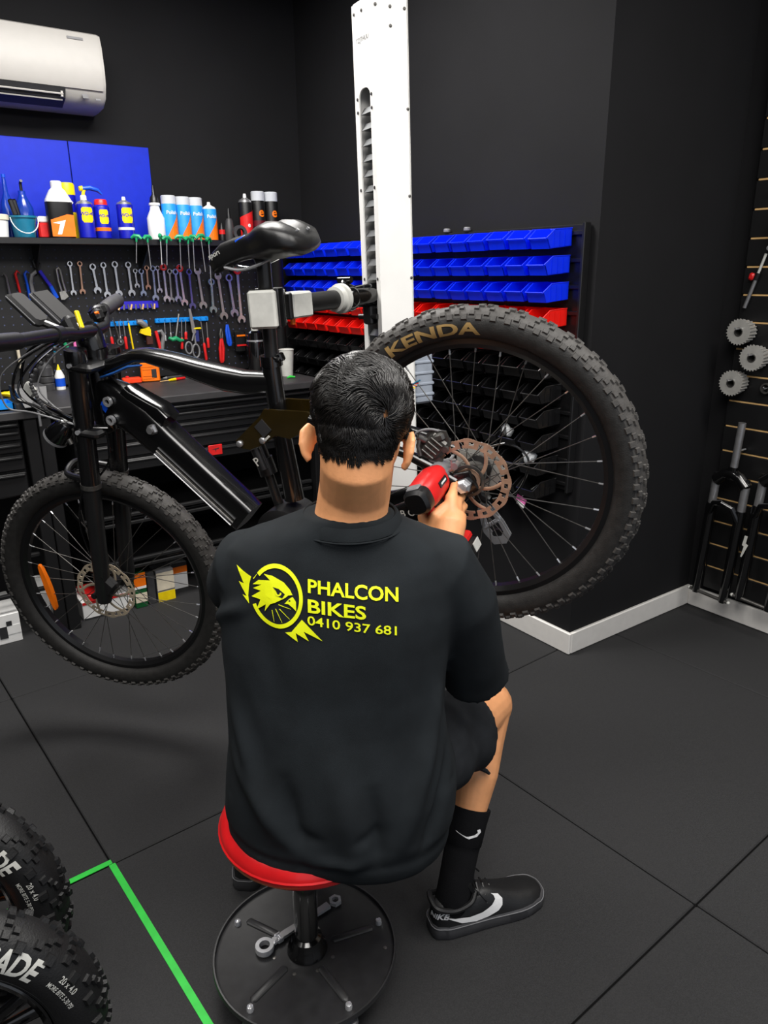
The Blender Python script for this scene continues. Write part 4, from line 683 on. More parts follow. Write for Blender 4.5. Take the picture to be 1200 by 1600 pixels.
# ---- wheels
WX = axM((1, 0, 0), (0, 0, -1), (0, 1, 0))
def tyre(par, Rr, rt, rim_r, n, mm, knobs, name='tyre', seed=1, wide=62, tread=None, ks=1.):
    m = MB(); Rm = Rr - rt; q = [(rim_r, -.014), (rim_r + .008, -.018)]
    prof = [(Rm + rt * math.cos(a), rt * math.sin(a)) for a in np.linspace(R(-150), R(150), 22)]
    prof = [p for p in prof if p[0] > rim_r + .006]; m.ringlathe([(rim_r, -.013)] + prof + [(rim_r, .013)], n); nb = len(m.f); P_ = len(prof) + 2
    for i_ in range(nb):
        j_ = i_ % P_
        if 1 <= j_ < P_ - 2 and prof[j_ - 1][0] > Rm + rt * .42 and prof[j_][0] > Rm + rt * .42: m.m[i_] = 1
    rr = random.Random(seed)
    def knob(a, th, la, lt, h):
        nr = V((math.cos(th), math.sin(th))); c = V(((Rm + (rt - .001) * nr.x) * 1, (rt - .001) * nr.y))
        er = V((math.cos(a), math.sin(a), 0)); et = V((-math.sin(a), math.cos(a), 0)); ez = V((0, 0, 1)); N = er * nr.x + ez * nr.y; T = er * -nr.y + ez * nr.x; P = er * c.x + ez * c.y
        m.add([P + et * (i * la * sc) + T * (j * lt * sc) + N * k for k, sc in ((0, 1.15), (h, .9)) for j in (-1, 1) for i in (-1, 1)], [(4, 5, 7, 6), (0, 1, 5, 4), (2, 6, 7, 3), (0, 4, 6, 2), (1, 3, 7, 5)], 1)
    N_ = knobs
    for i in range(N_):
        a = 2 * PI * i / N_; da = 2 * PI / N_; la = Rr * da * ks
        for s in (-1, 1):
            knob(a, s * R(wide), la * .19, rt * .17, rt * .15); knob(a + da * .5, s * R(wide - 14), la * .17, rt * .13, rt * .14)
            knob(a + da * .25, s * R(wide * .44), la * .15, rt * .10, rt * .14)
            knob(a + da * (.0 if i % 2 else .5), s * R(9 + 3 * (i % 2)), la * .16, rt * .09, rt * .14)
    return m.build(name, [mm, tread or mm], par, 40)
def rimpart(par, rr, wd, mm, name='rim'):
    return MB().ringlathe([(rr, -wd), (rr + .016, -wd), (rr + .019, -wd * .8), (rr + .012, -wd * .6), (rr + .012, wd * .6), (rr + .019, wd * .8), (rr + .016, wd), (rr, wd), (rr - .010, wd * .5), (rr - .010, -wd * .5)], 72).build(name, mm, par, 30)
def spokes(par, n, hubr, hw, rr, rad=.0011):
    for i in range(n):
        s = 1 if i % 2 else -1; a = 2 * PI * i / n; off = R(70) * (1 if (i // 2) % 2 else -1)
        p = V((hubr * math.cos(a + off), hubr * math.sin(a + off), s * hw)); q = V((rr * math.cos(a), rr * math.sin(a), s * .004)); m = MB(); d = (q - p)
        m.cyl(p, p + d * .945, rad, n=5); m.cyl(p + d * .945, q, rad * 1.9, n=5, m=1); m.build('spoke', [K['dsteel'], K['chrome']], par)
def disc(par, z, ro, ri, mm, name='brake_disc', narm=6):
    m = MB(); N = 96; h = .001; rs = [ri, ri + (ro - ri) * .3, ri + (ro - ri) * .7, ro]
    for i in range(N):
        a0, a1 = 2 * PI * i / N, 2 * PI * (i + 1) / N
        for j in range(3):
            if (j == 1 and i % 4 in (0, 1)) or (j == 0 and i % 8 == 5) : continue
            r0, r1 = rs[j], rs[j + 1]
            if j == 2: r1 += .0015 * math.sin(i * PI / 4)
            v = [(r0 * math.cos(a0), r0 * math.sin(a0)), (r1 * math.cos(a0), r1 * math.sin(a0)), (r1 * math.cos(a1), r1 * math.sin(a1)), (r0 * math.cos(a1), r0 * math.sin(a1))]
            m.prism(v, z - h, z + h)
    for k in range(narm):
        a = 2 * PI * k / narm; m.tube([((.022 + (ri + .001 - .022) * f) * math.cos(a + f * R(38)), (.022 + (ri + .001 - .022) * f) * math.sin(a + f * R(38)), z) for f in np.linspace(0, 1, 7)], .0042, 6, flat=.3)
    m.ringlathe([(.018, z - .002), (.026, z - .002), (.026, z + .002), (.018, z + .002)], 24)
    return m.build(name, mm, par, 30)
rw = link('rear_wheel', None, bike, None, WX)
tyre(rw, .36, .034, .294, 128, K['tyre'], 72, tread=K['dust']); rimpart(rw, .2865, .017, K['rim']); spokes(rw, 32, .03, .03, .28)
m = MB(); m.lathe([(.03, -.034), (.03, -.028), (.019, -.024), (.019, .024), (.03, .028), (.03, .034), (.014, .038), (.012, .06), (.012, -.06), (.014, -.038)], 24); m.build('hub', K['mblk'], rw)
disc(rw, .0455, .092, .072, K['rotor'])
for k in range(7):
    r = .058 - .0048 * k; MB().prism(gear(r, 26 - 2 * k), -.038 - .005 * k, -.0355 - .005 * k).build('sprocket', K['tooth'], rw, 30)
def sidewall(Rm, rt): return lambda r: rt * math.sqrt(max(.05, 1 - ((r - Rm) / (rt * 1.02)) ** 2))
def arc_text(par, body, size, a0, a1, r0, cap, Rm, rt, mm, shear=0., bold=.03, name='lettering'):
    vs, fs = text_geo(body, 1., bold, shear); x0 = min(v[0] for v in vs); x1 = max(v[0] for v in vs); y1 = max(v[1] for v in vs); y0 = min(v[1] for v in vs); sw = sidewall(Rm, rt)
    def fn(c):
        th = R(a0 + (a1 - a0) * (c.x - x0) / (x1 - x0)); r = r0 + cap * (c.y - y0) / (y1 - y0); return V((-r * math.sin(th), -r * math.cos(th), sw(r) + .0012))
    return flat_print(name, vs, fs, mm, par, fn, None, .12)
arc_text(rw, 'KENDA', .03, -12, 26, .307, .025, .326, .034, K['goldprint'])
sa = V((-.4, 0, .917)).normalized(); ST = Matrix.Rotation(R(10.5), 4, sa); FHB = V((1.203, -.003, -.004))
fw = link('front_wheel', None, bike, None, Matrix.Translation(FHB) @ ST @ WX)
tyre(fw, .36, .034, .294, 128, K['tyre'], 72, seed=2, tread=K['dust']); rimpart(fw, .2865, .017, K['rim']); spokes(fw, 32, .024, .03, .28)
MB().lathe([(.026, -.034), (.026, -.028), (.016, -.024), (.016, .024), (.026, .028), (.026, .034), (.012, .038), (.011, .06), (.011, -.06), (.012, -.038)], 24).build('hub', K['mblk'], fw)
disc(fw, .045, .092, .074, mat('mat_tan_rotor', (196, 180, 156), .4, .4))
m = MB(); m.loft([[(-w_, yy, -.004), (w_, yy, -.004), (w_ * .6, yy, .005), (-w_ * .6, yy, .005)] for yy, w_ in ((-.078, .003), (-.07, .009), (-.03, .014), (.0, .015), (.03, .014), (.07, .009), (.078, .003))]); m.build('reflector', K['orange'], fw, 40, M=axM((.96, -.27, 0), (.27, .96, 0), (0, 0, 1), (.213, -.062, .012)))
# ---- fork (legs follow the steered plane)
FL = [(.828, .072, .611), (1.185, .066, -.018)]; FR = [(.858, -.072, .600), (1.216, -.070, -.012)]
for (a, b), nm in ((FL, 'fork_leg'), (FR, 'fork_leg')):
    a, b = V(a), V(b); P = lambda f: a + (b - a) * f
    m = MB(); m.tube([P(-.005), P(.008), P(.06), P(.064), P(.5)], [.027, .0285, .0285, .026, .026], 20); lg = m.build(nm, K['bike'], bike)
    MB().tube([P(.49), P(.53), P(.93), P(.97), P(1.02)], [.023, .024, .022, .024, .020], 18).build('slider', K['mblk'], lg); MB().tube([P(.497), P(.515)], .0275, 20).build('seal_ring', K['dsteel'], lg)
def pf(L_, f): a, b = V(L_[0]), V(L_[1]); return a + (b - a) * f
for f in (.05, .29):
    c0, c1 = pf(FL, f), pf(FR, f); c = (c0 + c1) / 2 + V((-.018, 0, -.006)); y = (c0 - c1).normalized(); zz = (V(FL[0]) - V(FL[1])).normalized(); xx = y.cross(zz)
    MB().box((0, 0, 0), (.066, (c0 - c1).length + .05, .022), bev=.008).build('fork_crown', K['mblk'], bike, M=axM(xx, y, zz, c))
    MB().cyl(c0 + xx * .0 - zz * .0 + y * .02, c0 + y * .034, .006).build('clamp_bolt', K['chrome'], bike)
MB().tube(bez([pf(FL, .5) + V((.02, 0, .02)), (1.09, .05, .345), (1.10, 0, .365), (1.10, -.05, .345), pf(FR, .5) + V((.02, 0, .02))], 5), .009, 10).build('fork_arch', K['mblk'], bike)
m = MB(); m.box((1.155, .062, .02), (.05, .03, .075), bev=.008, M=rotM('Y', 30)); m.cyl((1.14, .07, .045), (1.14, .085, .045), .008); m.cyl((1.17, .07, .0), (1.17, .085, .0), .008); m.build('front_brake_caliper', K['mblk'], bike)
MB().cyl((1.203, -.085, -.004), (1.203, .085, -.004), .009).build('front_axle', K['mblk'], bike)
# ---- bars, stem, controls
bd = V((-.41, .91, 0)).normalized()              # bar direction towards the bike's left
bp = lambda s, dz=0, dx=0: V((.815, 0, .640)) + bd * s + V((dx, 0, dz))
m = MB(); m.tube([(.838, 0, .60), (.832, 0, .645), (.825, 0, .665)], [.031, .034, .024], 20); m.tube([(.835, 0, .64), (.815, 0, .640)], [.033, .030], 16); m.build('stem', K['bike'], bike)
m = MB(); m.tube(bez([bp(-.38, .105, .03), bp(-.20, .07, .015), bp(-.09, .014), bp(.09, .0), bp(.2, .0), bp(.42, -.01)], 6), .0145, 14); m.build('handlebar', K['mblk'], bike)
m = MB(); m.tube([bp(-.395, .108, .032), bp(-.39, .107, .032), bp(-.32, .095, .024), bp(-.215, .073, .016), bp(-.20, .07, .015)], [.013, .0195, .019, .0185, .015], 14, flat=1.1); m.build('grip', K['dgrey'], bike)
m = MB(); m.tube([bp(.42, -.01), bp(.54, -.012)], .0175, 14); m.build('grip', K['blk'], bike)
MB().cyl(bp(-.392, .108, .032), bp(-.402, .109, .033), .018, n=16).build('grip_end', K['blk'], bike)
m = MB(); m.box(bp(-.13, .06, .012), (.05, .04, .04), bev=.012); m.tube([bp(-.13, .065, .03), bp(-.19, .066, .06), bp(-.25, .06, .055)], [.008, .006, .005], 8, flat=.6); m.build('brake_lever', K['mblk'], bike)
m = MB(); m.box(bp(-.09, .045, 0), (.03, .03, .035), bev=.008); m.box(bp(-.10, .066, -.004), (.014, .024, .010), bev=.004, m=1); m.box(bp(-.065, .048, -.012), (.006, .016, .007), bev=.003, m=2); m.build('shifter', [K['mblk'], K['steel'], K['orange']], bike)
DM = lambda p: axM((-.45, 0, -.893), (0, 1, 0), (-.893, 0, .45), p)       # long side slopes down to the rear, face towards the rider
m = MB(); m.box((0, 0, 0), (.11, .058, .02), bev=.006); dsp = m.build('display', mat('mat_display_grey', (52, 52, 54), .75, spec=.2), bike, M=DM((.855, .045, .728))); MB().box((0, 0, .0105), (.098, .048, .002)).build('screen', K['blk2'], dsp)
MB().box((0, .0292, .004), (.106, .0016, .004), bev=.0005).build('display_rim', K['grey'], dsp)
m = MB(); m.box((0, 0, 0), (.105, .05, .022), bev=.008); cu = m.build('control_unit', K['blk2'], bike, M=DM((.822, .15, .728))); MB().box((0, .0255, .004), (.095, .0014, .003), bev=.0005).build('unit_rim', K['grey'], cu)
m = MB(); m.tube([bp(.04), (.845, .045, .70)], .009, 8); m.tube([bp(.15), (.815, .15, .70)], .009, 8); m.build('display_bracket', K['mblk'], bike)
m = MB(); m.box(bp(.12, .02), (.03, .03, .045), bev=.008); m.tube([bp(.12, .02, .02), bp(.2, .03, .07), bp(.33, .022, .065)], [.008, .006, .005], 8, flat=.6); m.build('brake_lever', K['mblk'], bike)
m = MB(); m.box(bp(.07, .03, -.01), (.008, .012, .045), bev=.002, M=rotM('X', 12)); m.build('wire_tag', K['yellow'], bike)
MB().cyl(bp(.2, .0), bp(.24, -.001), .019, n=14).build('throttle_ring', K['blk'], bike)
cb = 0
for pts, r, mm in (
    ([bp(.10, .0, .02), (.93, .10, .66), (1.0, .11, .61), (1.01, .105, .56), (.97, .09, .50), (.93, .075, .45), (.90, .05, .42)], .0036, 'gblk'),
    ([bp(.16, .0, .02), (.95, .13, .64), (1.03, .13, .58), (1.0, .11, .53), (.955, .10, .48), (.925, .08, .44), (.88, .045, .41)], .0036, 'gblk'),
    ([bp(.05, -.01, .02), (.90, .06, .65), (.99, .10, .62), (1.025, .12, .57), (.98, .10, .49), (.95, .08, .42), (1.02, .06, .33), (1.14, .055, .2), (1.16, .06, .05)], .0030, 'gblk'),
    ([bp(-.12, .01, .02), (.93, -.03, .66), (1.0, .05, .63), (1.0, .10, .57), (.96, .09, .50), (.92, .07, .45)], .0030, 'gblk'),
    ([bp(.2, .0, .03), (.98, .17, .63), (1.04, .16, .56), (1.0, .13, .52), (.93, .09, .45)], .0022, 'grey'),
    ([bp(.02, .0, .02), (.92, .05, .63), (.98, .09, .58), (.97, .09, .52), (.94, .08, .47)], .0022, 'grey'),
    ([(.87, .04, .47), (.90, .045, .38), (.93, .05, .33), (1.0, .05, .3)], .003, 'gblk')):
    MB().tube(bez(pts, 8), r, 8).build('cable', K[mm], bike)
m = MB(); c = [bp(.13, .0, .03), (.95, .12, .6), (.96, .13, .55), (.965, .12, .515)]
for a in bez(c, 6): m.ball(a, .0055, 8, 5)
m.build('spiral_wrap', K['dgrey'], bike)
m = MB(); m.box((.985, .115, .575), (.03, .012, .035), bev=.004, M=rotM('Y', 20)); m.build('connector', K['lgrey'], bike)
hd = V((.93, .1, -.34)).normalized(); hx, hy = frame_of(hd)
hl = MB().lathe([(.002, -.035), (.016, -.030), (.026, -.012), (.031, .012), (.032, .026), (.029, .03)], 24).build('headlight', K['gblk'], bike, M=axM(hx, hy, hd, (.975, .10, .452)))
MB().lathe([(.033, .022), (.0335, .03), (.029, .032)], 24, caps=False).build('lamp_rim', K['grey'], hl); MB().lathe([(.028, .0295), (.02, .033), (.001, .034)], 24).build('lens', mat('mat_lens', (190, 195, 200), .1), hl)
m = MB(); m.tube([(.965, .09, .45), (.93, .078, .43)], .006, 8); m.cyl((.965, .10, .41), (.965, .10, .425), .006); m.build('lamp_bracket', K['dsteel'], bike)
# ---- rear brake, derailleur
m = MB(); m.box((.035, .052, .098), (.055, .034, .05), bev=.008, M=rotM('Y', 30)); m.box((.02, .062, .112), (.03, .02, .02), bev=.005); m.cyl((.05, .062, .115), (.06, .07, .13), .008); m.cyl((.012, .066, .085), (.012, .076, .085), .007); m.build('rear_brake_caliper', K['dsteel'], bike)
m = MB()
for k in range(4): m.box((.024 + .010 * k, .0715, .106 - .006 * k), (.004, .006, .032), bev=.001, M=rotM('Y', 30))
m.cyl((.058, .066, .082), (.012, .066, .110), .0042); m.cyl((.066, .06, .072), (.02, .06, .10), .0042); m.tube([(.055, .07, .128), (.066, .074, .112), (.07, .074, .09)], .0045, 8); m.build('caliper_fin', K['dsteel'], bike)
m = MB(); m.ringlathe([(.016, -.003), (.026, -.003), (.026, .003), (.016, .003)], 24, M=axM((1, 0, 0), (0, 0, 1), (0, -1, 0), (.044, .066, .02))); m.ringlathe([(.008, -.004), (.015, -.004), (.015, .004), (.008, .004)], 18, M=axM((1, 0, 0), (0, 0, 1), (0, -1, 0), (.062, .066, .06))); m.tube([(.075, .064, .075), (.082, .066, .04), (.07, .066, .0), (.05, .066, -.03)], .006, 8); m.build('hub_bracket', K['steel'], bike)
m = MB(); m.ringlathe([(.03, -.002), (.036, -.002), (.036, .002), (.03, .002)], 30, M=axM((1, 0, 0), (0, 0, 1), (0, -1, 0), (.0, .05, .0))); m.lathe([(.03, -.02), (.028, .02), (.02, .024)], 20, M=axM((1, 0, 0), (0, 0, 1), (0, -1, 0), (.0, .02, .0))); m.build('hub_shell', K['dsteel'], bike)
m = MB(); m.prism([(.07, .11), (.03, .135), (-.0, .12), (.0, .09), (.035, .075), (.03, .04), (.05, .0), (.075, .02), (.085, .07)], -.004, .004, 0, axM((1, 0, 0), (0, 0, 1), (0, -1, 0), (0, .06, 0))); m.build('dropout_plate', K['dsteel'], bike)
m = MB(); m.tube([(.062, .067, .055), (.04, .07, .038), (.012, .072, .042), (.004, .073, .06)], [.006, .006, .006, .006], 8); m.build('caliper_bracket', K['steel'], bike)
for x, z in ((.056, .02), (.034, -.028), (.005, .046)): MB().cyl((x, .06, z), (x, .08, z), .008, n=12).build('bolt', K['steel'], bike)
MB().tube(bez([(.09, .06, .118), (.06, .066, .138), (.03, .066, .136), (.01, .06, .122)], 6), .0028, 8).build('brake_hose', K['grey'], bike)
m = MB(); m.tube([(.03, -.062, -.02), (.035, -.066, -.07), (.02, -.066, -.09)], [.014, .016, .012], 10); m.build('derailleur', K['mblk'], bike)
CG = [(.03, -.08), (.05, -.10), (.058, -.16), (.045, -.195), (.015, -.20), (.0, -.185), (.005, -.15), (.02, -.10)]
for s in (-.058, -.072):
    m = MB(); m.loft([[(x, s, z) for x, z in CG], [(x, s + .002, z) for x, z in CG], [(.029 + (x - .029) * .62, s + .002, -.14 + (z + .14) * .66) for x, z in CG], [(.029 + (x - .029) * .62, s, -.14 + (z + .14) * .66) for x, z in CG], [(x, s, z) for x, z in CG]], 0, False); m.tube([(.012, s, -.14), (.05, s, -.15)], .004, 6); m.build('derailleur_cage', K['chrome'], bike, 30)
for z, x in ((-.105, .035), (-.178, .028)): MB().prism([(x + a, z + b) for a, b in gear(.016, 11)], -.069, -.061, 0, axM((1, 0, 0), (0, 0, 1), (0, -1, 0), (0, -.13, 0))).build('jockey_wheel', K['blk'], bike)
MB().tube(bez([(-.02, -.07, .03), (-.075, -.075, .02), (-.10, -.075, -.03), (-.05, -.07, -.09), (.01, -.066, -.09)], 8), .0026, 8).build('gear_cable', K['gblk'], bike)
for k, mm in enumerate(('teal', 'red', 'orange', 'yellow')): MB().tube(bez([(.06 + .006 * k, .03, .215 + .004 * k), (.045 + .004 * k, .04, .232 + .003 * k), (.02 + .006 * k, .036, .236 - .004 * k)], 5), .0016, 6).build('signal_wire', K[mm], bike)
m = MB(); m.tube([(.11, .02, .20), (.08, .03, .12)], .0022, 6); m.build('signal_wire', K['gblk'], bike)
m = MB(); m.box((.105, .03, .185), (.02, .006, .014), bev=.002); m.build('wire_tag', K['yellow'], bike)
# ---------------------------------------------------------------- the mechanic (man-local frame)
man = thing('person', 'man in a black short sleeved top and shorts sitting on the red stool, back turned', 'person', M=MF)
HMX = Matrix.Translation((.140, .022, 1.192)) @ rotM('Y', 4) @ rotM('Z', -7) @ rotM('X', -16)       # head frame: x right, y face, z crown
DO = V((.266, .31, .988)); da = V((.43, .86, .27)).normalized(); dg = V((.085, .02, -.17)); dg = (dg - da * dg.dot(da)).normalized(); dr = dg.cross(da); dr = dr if dr.x > 0 else -dr
D = lambda a, r, g: DO + da * a + dr * r + dg * g
b = MB()
hp = lambda x, y, z: HMX @ V((x, y, z))
b.ball(hp(0, -.014, .006), (.0755, .096, .080), 28, 18, 0, HMX.to_3x3().to_4x4()); b.ball(hp(0, .028, -.035), (.062, .066, .078), 24, 14, 0, HMX.to_3x3().to_4x4()); b.ball(hp(0, .066, -.092), (.028, .024, .022), 14, 10, 0, HMX.to_3x3().to_4x4())
for s in (-1, 1): b.ball(hp(s * .030, .0705, .003), (.0145, .0125, .0105), 14, 10)
b.ball(hp(0, .058, .022), (.055, .030, .022), 16, 10, 0, HMX.to_3x3().to_4x4())
b.tube([hp(0, .080, .012), hp(0, .094, -.018), hp(0, .099, -.032), hp(0, .086, -.040)], [.009, .011, .0125, .009], 10); b.ball(hp(.010, .088, -.036), .008, 10, 6); b.ball(hp(-.010, .088, -.036), .008, 10, 6); b.tube([hp(-.022, .079, -.062), hp(0, .088, -.061), hp(.022, .079, -.062)], [.005, .009, .005], 8); b.tube([hp(-.02, .078, -.07), hp(0, .086, -.072), hp(.02, .078, -.07)], [.005, .008, .005], 8)
for s in (-1, 1):
    E_ = hp(.070 if s > 0 else -.0775, -.008, -.052); em = HMX.to_3x3().to_4x4() @ Matrix.Scale(.86, 4) @ rotM('Z', 12 if s > 0 else -28) @ rotM('X', -8)
    b.ball(E_ + em @ V((s * .006, -.006, .0)), (.0055, .017, .029), 14, 10, 0, em)
    b.tube([E_ + em @ V(p) for p in ((s * .003, .014, .006), (s * .009, .008, .028), (s * .013, -.010, .033), (s * .014, -.022, .018), (s * .013, -.021, -.004), (s * .009, -.012, -.022), (s * .003, .0, -.032))], [.004, .0055, .006, .006, .0055, .006, .007], 8)
# neck, torso core
b.tube([(.112, .012, .985), (.118, .010, 1.04), (.126, .004, 1.09), hp(0, -.028, -.045), hp(0, -.01, 0)], [.068, .061, .060, .060, .055], 24)
b.tube([hp(0, -.040, .0), hp(0, -.043, -.04), hp(0, -.036, -.08), (.124, .002, 1.075)], [.065, .062, .058, .0595], 24)
b.tube([(.09, .0, .44), (.088, .0, .55), (.086, .02, .70), (.09, .03, .85), (.10, .03, .93), (.11, .015, 1.0)], [.13, .115, .11, .115, .10, .06], 20)
b.tube([(-.06, .03, .925), (.02, .02, .935), (.11, .01, .955), (.19, .02, .935), (.27, .03, .92)], [.045, .048, .055, .048, .045], 16)
# arms
RW = D(-.068, .022, .118); RE = V((.352, .125, .648))
b.tube([(.27, .03, .92), (.30, .05, .84), (.335, .09, .72), RE], [.056, .052, .047, .043], 18)
f = lambda q: RE + (RW - RE) * q
b.tube([RE, f(.2), f(.55), f(.85), f(1.)], [.043, .046, .040, .031, .028], 18)
b.tube([(-.06, .03, .92), (-.095, .11, .855), (-.10, .27, .77)], [.055, .050, .042], 18); b.tube([(-.10, .27, .77), (-.05, .38, .80), (.06, .50, .835)], [.042, .043, .029], 18)
b.ball((.06, .50, .835), .029, 14, 8)
# left hand (curled on the frame, out of sight)
LH = V((.06, .50, .835)); b.tube([LH, LH + V((.03, .035, .005)), LH + V((.055, .065, .005))], [.028, .034, .034], 14, flat=.75)
for k in range(4):
    q = LH + V((.062, .075, .030 - .019 * k)); b.tube([q, q + V((.03, .022, -.002)), q + V((.046, -.0, -.004)), q + V((.036, -.022, -.004))], [.0095, .009, .0085, .007], 10)
b.tube([LH + V((.01, .02, .02)), LH + V((.05, .015, .035)), LH + V((.075, .02, .02))], [.014, .011, .009], 10)
# right hand round the driver's grip
pal = [D(-.068, .022, .118), D(-.05, .026, .094), D(-.03, .030, .076), D(-.008, .032, .066)]
b.tube(pal, [.028, .031, .033, .028], 16, flat=.8)
MCP = [D(.012, .034, .034), D(.010, .037, .054), D(.004, .036, .074), D(-.006, .031, .092)]
for q in MCP: b.tube([D(-.05, .024, .092), (D(-.05, .024, .092) + q) * .5 + dr * .005, q], [.018, .0165, .0135], 12)
FG = [([.014, .036, .033], [.050, .030, .028], [.072, .016, .026], [.080, -.002, .026]), ([.012, .038, .054], [.044, .034, .058], [.052, .006, .060], [.038, -.018, .060]), ([.006, .037, .074], [.038, .032, .079], [.045, .004, .081], [.030, -.018, .080]), ([-.004, .032, .092], [.026, .027, .097], [.032, .002, .099], [.018, -.016, .098])]
for fg, r0 in zip(FG, (.0098, .0102, .0098, .0088)):
    p = [D(*q) for q in fg]; b.tube([p[0], (p[0] + p[1]) / 2, p[1], (p[1] + p[2]) / 2, p[2], (p[2] + p[3]) / 2, p[3]], [r0 * 1.1, r0 * .98, r0 * 1.05, r0 * .92, r0 * .98, r0 * .88, r0 * .72], 12); b.ball(p[3], r0 * .74, 10, 6); b.ball(p[0], r0 * 1.15, 10, 6)
b.tube([D(-.056, .005, .10), D(-.046, -.016, .075), D(-.030, -.027, .050), D(-.002, -.030, .040), D(.022, -.029, .041)], [.021, .0175, .0125, .0115, .008], 12); b.ball(D(.022, -.029, .041), .0082, 10, 6)
b.tube([D(-.045, -.012, .074), D(-.036, .008, .050), D(-.01, .028, .046)], [.015, .014, .012], 10)
# legs
for hx, kn, an, heel in ((.175, (.412, .325, .455), (.322, .148, .10), None), (.0, (-.075, .42, .455), (-.155, .30, .10), None)):
    hpt = V((hx, .01, .475)); kn, an = V(kn), V(an); f = lambda a, c, q: a + (c - a) * q
    b.tube([hpt, f(hpt, kn, .4), f(hpt, kn, .8), kn], [.082, .076, .060, .053], 20); b.ball(kn, (.054, .054, .056), 18, 10)
    pf_ = V((-.3, -.9, 0)).normalized() * .014
    b.tube([kn, f(kn, an, .18) + pf_ * .5, f(kn, an, .36) + pf_, f(kn, an, .56) + pf_ * .4, f(kn, an, .85), an], [.052, .050, .051, .041, .033, .033], 20)
body = remesh(b.build('body', K['skin'], man), .0033, 3)
# ---- hair: a scalp layer over the skull plus short curved strands
HI = HMX.inverted(); LIM = [(-180, .062), (-130, .046), (-112, -.02), (-97, -.004), (-80, -.028), (-55, -.052), (-30, -.070), (0, -.078), (30, -.070), (55, -.052), (80, -.028), (97, -.004), (112, -.02), (130, .046), (180, .062)]
def limit(az):
    for (a, z0), (c, z1) in zip(LIM, LIM[1:]):
        if a <= az <= c: return z0 + (z1 - z0) * (az - a) / (c - a)
    return .06
bmh = bmesh.new(); bmh.from_mesh(body.data); keep = []
def hinfo(p):
    q = HI @ p; e = math.sqrt((q.x / .076) ** 2 + ((q.y + .014) / .096) ** 2 + ((q.z - .006) / .080) ** 2)
    return q, e, q.z - limit(math.degrees(math.atan2(q.x, -q.y)))
for f_ in list(bmh.faces):
    c = f_.calc_center_median(); q, e, dz = hinfo(c)
    ok = c.z > 1.07 and e < (1.10 if q.z > -.075 else 1.3) + (0 if abs(q.x) > .058 else .6) and dz > .016 * (random.random() - .35) and abs(q.x) < .0785 and (q - V((.044, -.094, -.002))).length > .0055
    if not ok: bmh.faces.remove(f_)
for v in [v for v in bmh.verts if not v.link_faces]: bmh.verts.remove(v)
bmh.normal_update(); pts = []
from mathutils import noise as NZ
for v in bmh.verts:
    q, e, dz = hinfo(v.co); th = .0015 + .0065 * min(1, max(0, dz) / .09)
    v.co += v.normal * (th + .0022 * NZ.noise(q * 80) * min(1, max(0, dz) / .05)); pts.append((v.co.copy(), v.normal.copy(), q, dz))
mh = bpy.data.meshes.new('hair'); bmh.to_mesh(mh); bmh.free(); mh.materials.append(K['hair']); mh.polygons.foreach_set('use_smooth', [True] * len(mh.polygons))
hair = link('hair', mh, man)
WH = V((.044, -.096, -.002)); hm = MB()
random.shuffle(pts)
for (p, n, q, dz) in pts[:9000]:
    lenf = min(1, max(0, dz - .004) / .10); L_ = .007 + .024 * lenf
    dw = q - WH; rad = max(dw.length, .004)
    away = dw / rad; nl = HI.to_3x3() @ n; sw = nl.cross(away)
    clump = NZ.noise_vector(q * 34)
    fl = away * .75 + sw * (.8 * math.exp(-rad / .07) + .25) + V((0, 0, -.30)) + clump * 1.5
    fl = fl - nl * fl.dot(nl); fl = fl.normalized() if fl.length > 1e-4 else V((1, 0, 0))
    g = HMX.to_3x3() @ fl; side = n.cross(g); w_ = .0007 + .0006 * random.random(); lift = (.20 + .35 * random.random()) * lenf; cv = NZ.noise(q * 45) * 1.6
    P = [p - n * .001]
    for k in (1, 2, 3):
        t_ = k / 3; P.append(p + g * (L_ * t_) + n * (L_ * lift * t_ * (1.25 - t_)) + side * (L_ * cv * t_ * t_ * .5))
    hm.loft([[c + side * (w_ * s), c + n * (w_ * 1.2 * s), c - side * (w_ * s)] for c, s in zip(P, (1, 1, .8, .15))], 0, False)
st = hm.build('hair_strands', K['hair'], hair, 180); st['kind'] = 'stuff'
for s in (-1, 1):
    e_ = MB().ball(hp(s * .030, .0712, -.0045), .0108, 14, 10).build('eye', K['wplastic'], man); MB().ball(hp(s * .030, .0804, -.0045), (.005, .0025, .005), 12, 8, 0, HMX.to_3x3().to_4x4()).build('iris', K['print'], e_)
    MB().tube([hp(s * .014, .0855, .018), hp(s * .03, .0815, .022), hp(s * .046, .0695, .018)], [.003, .0045, .003], 8, flat=.6).build('eyebrow', K['hair'], man)
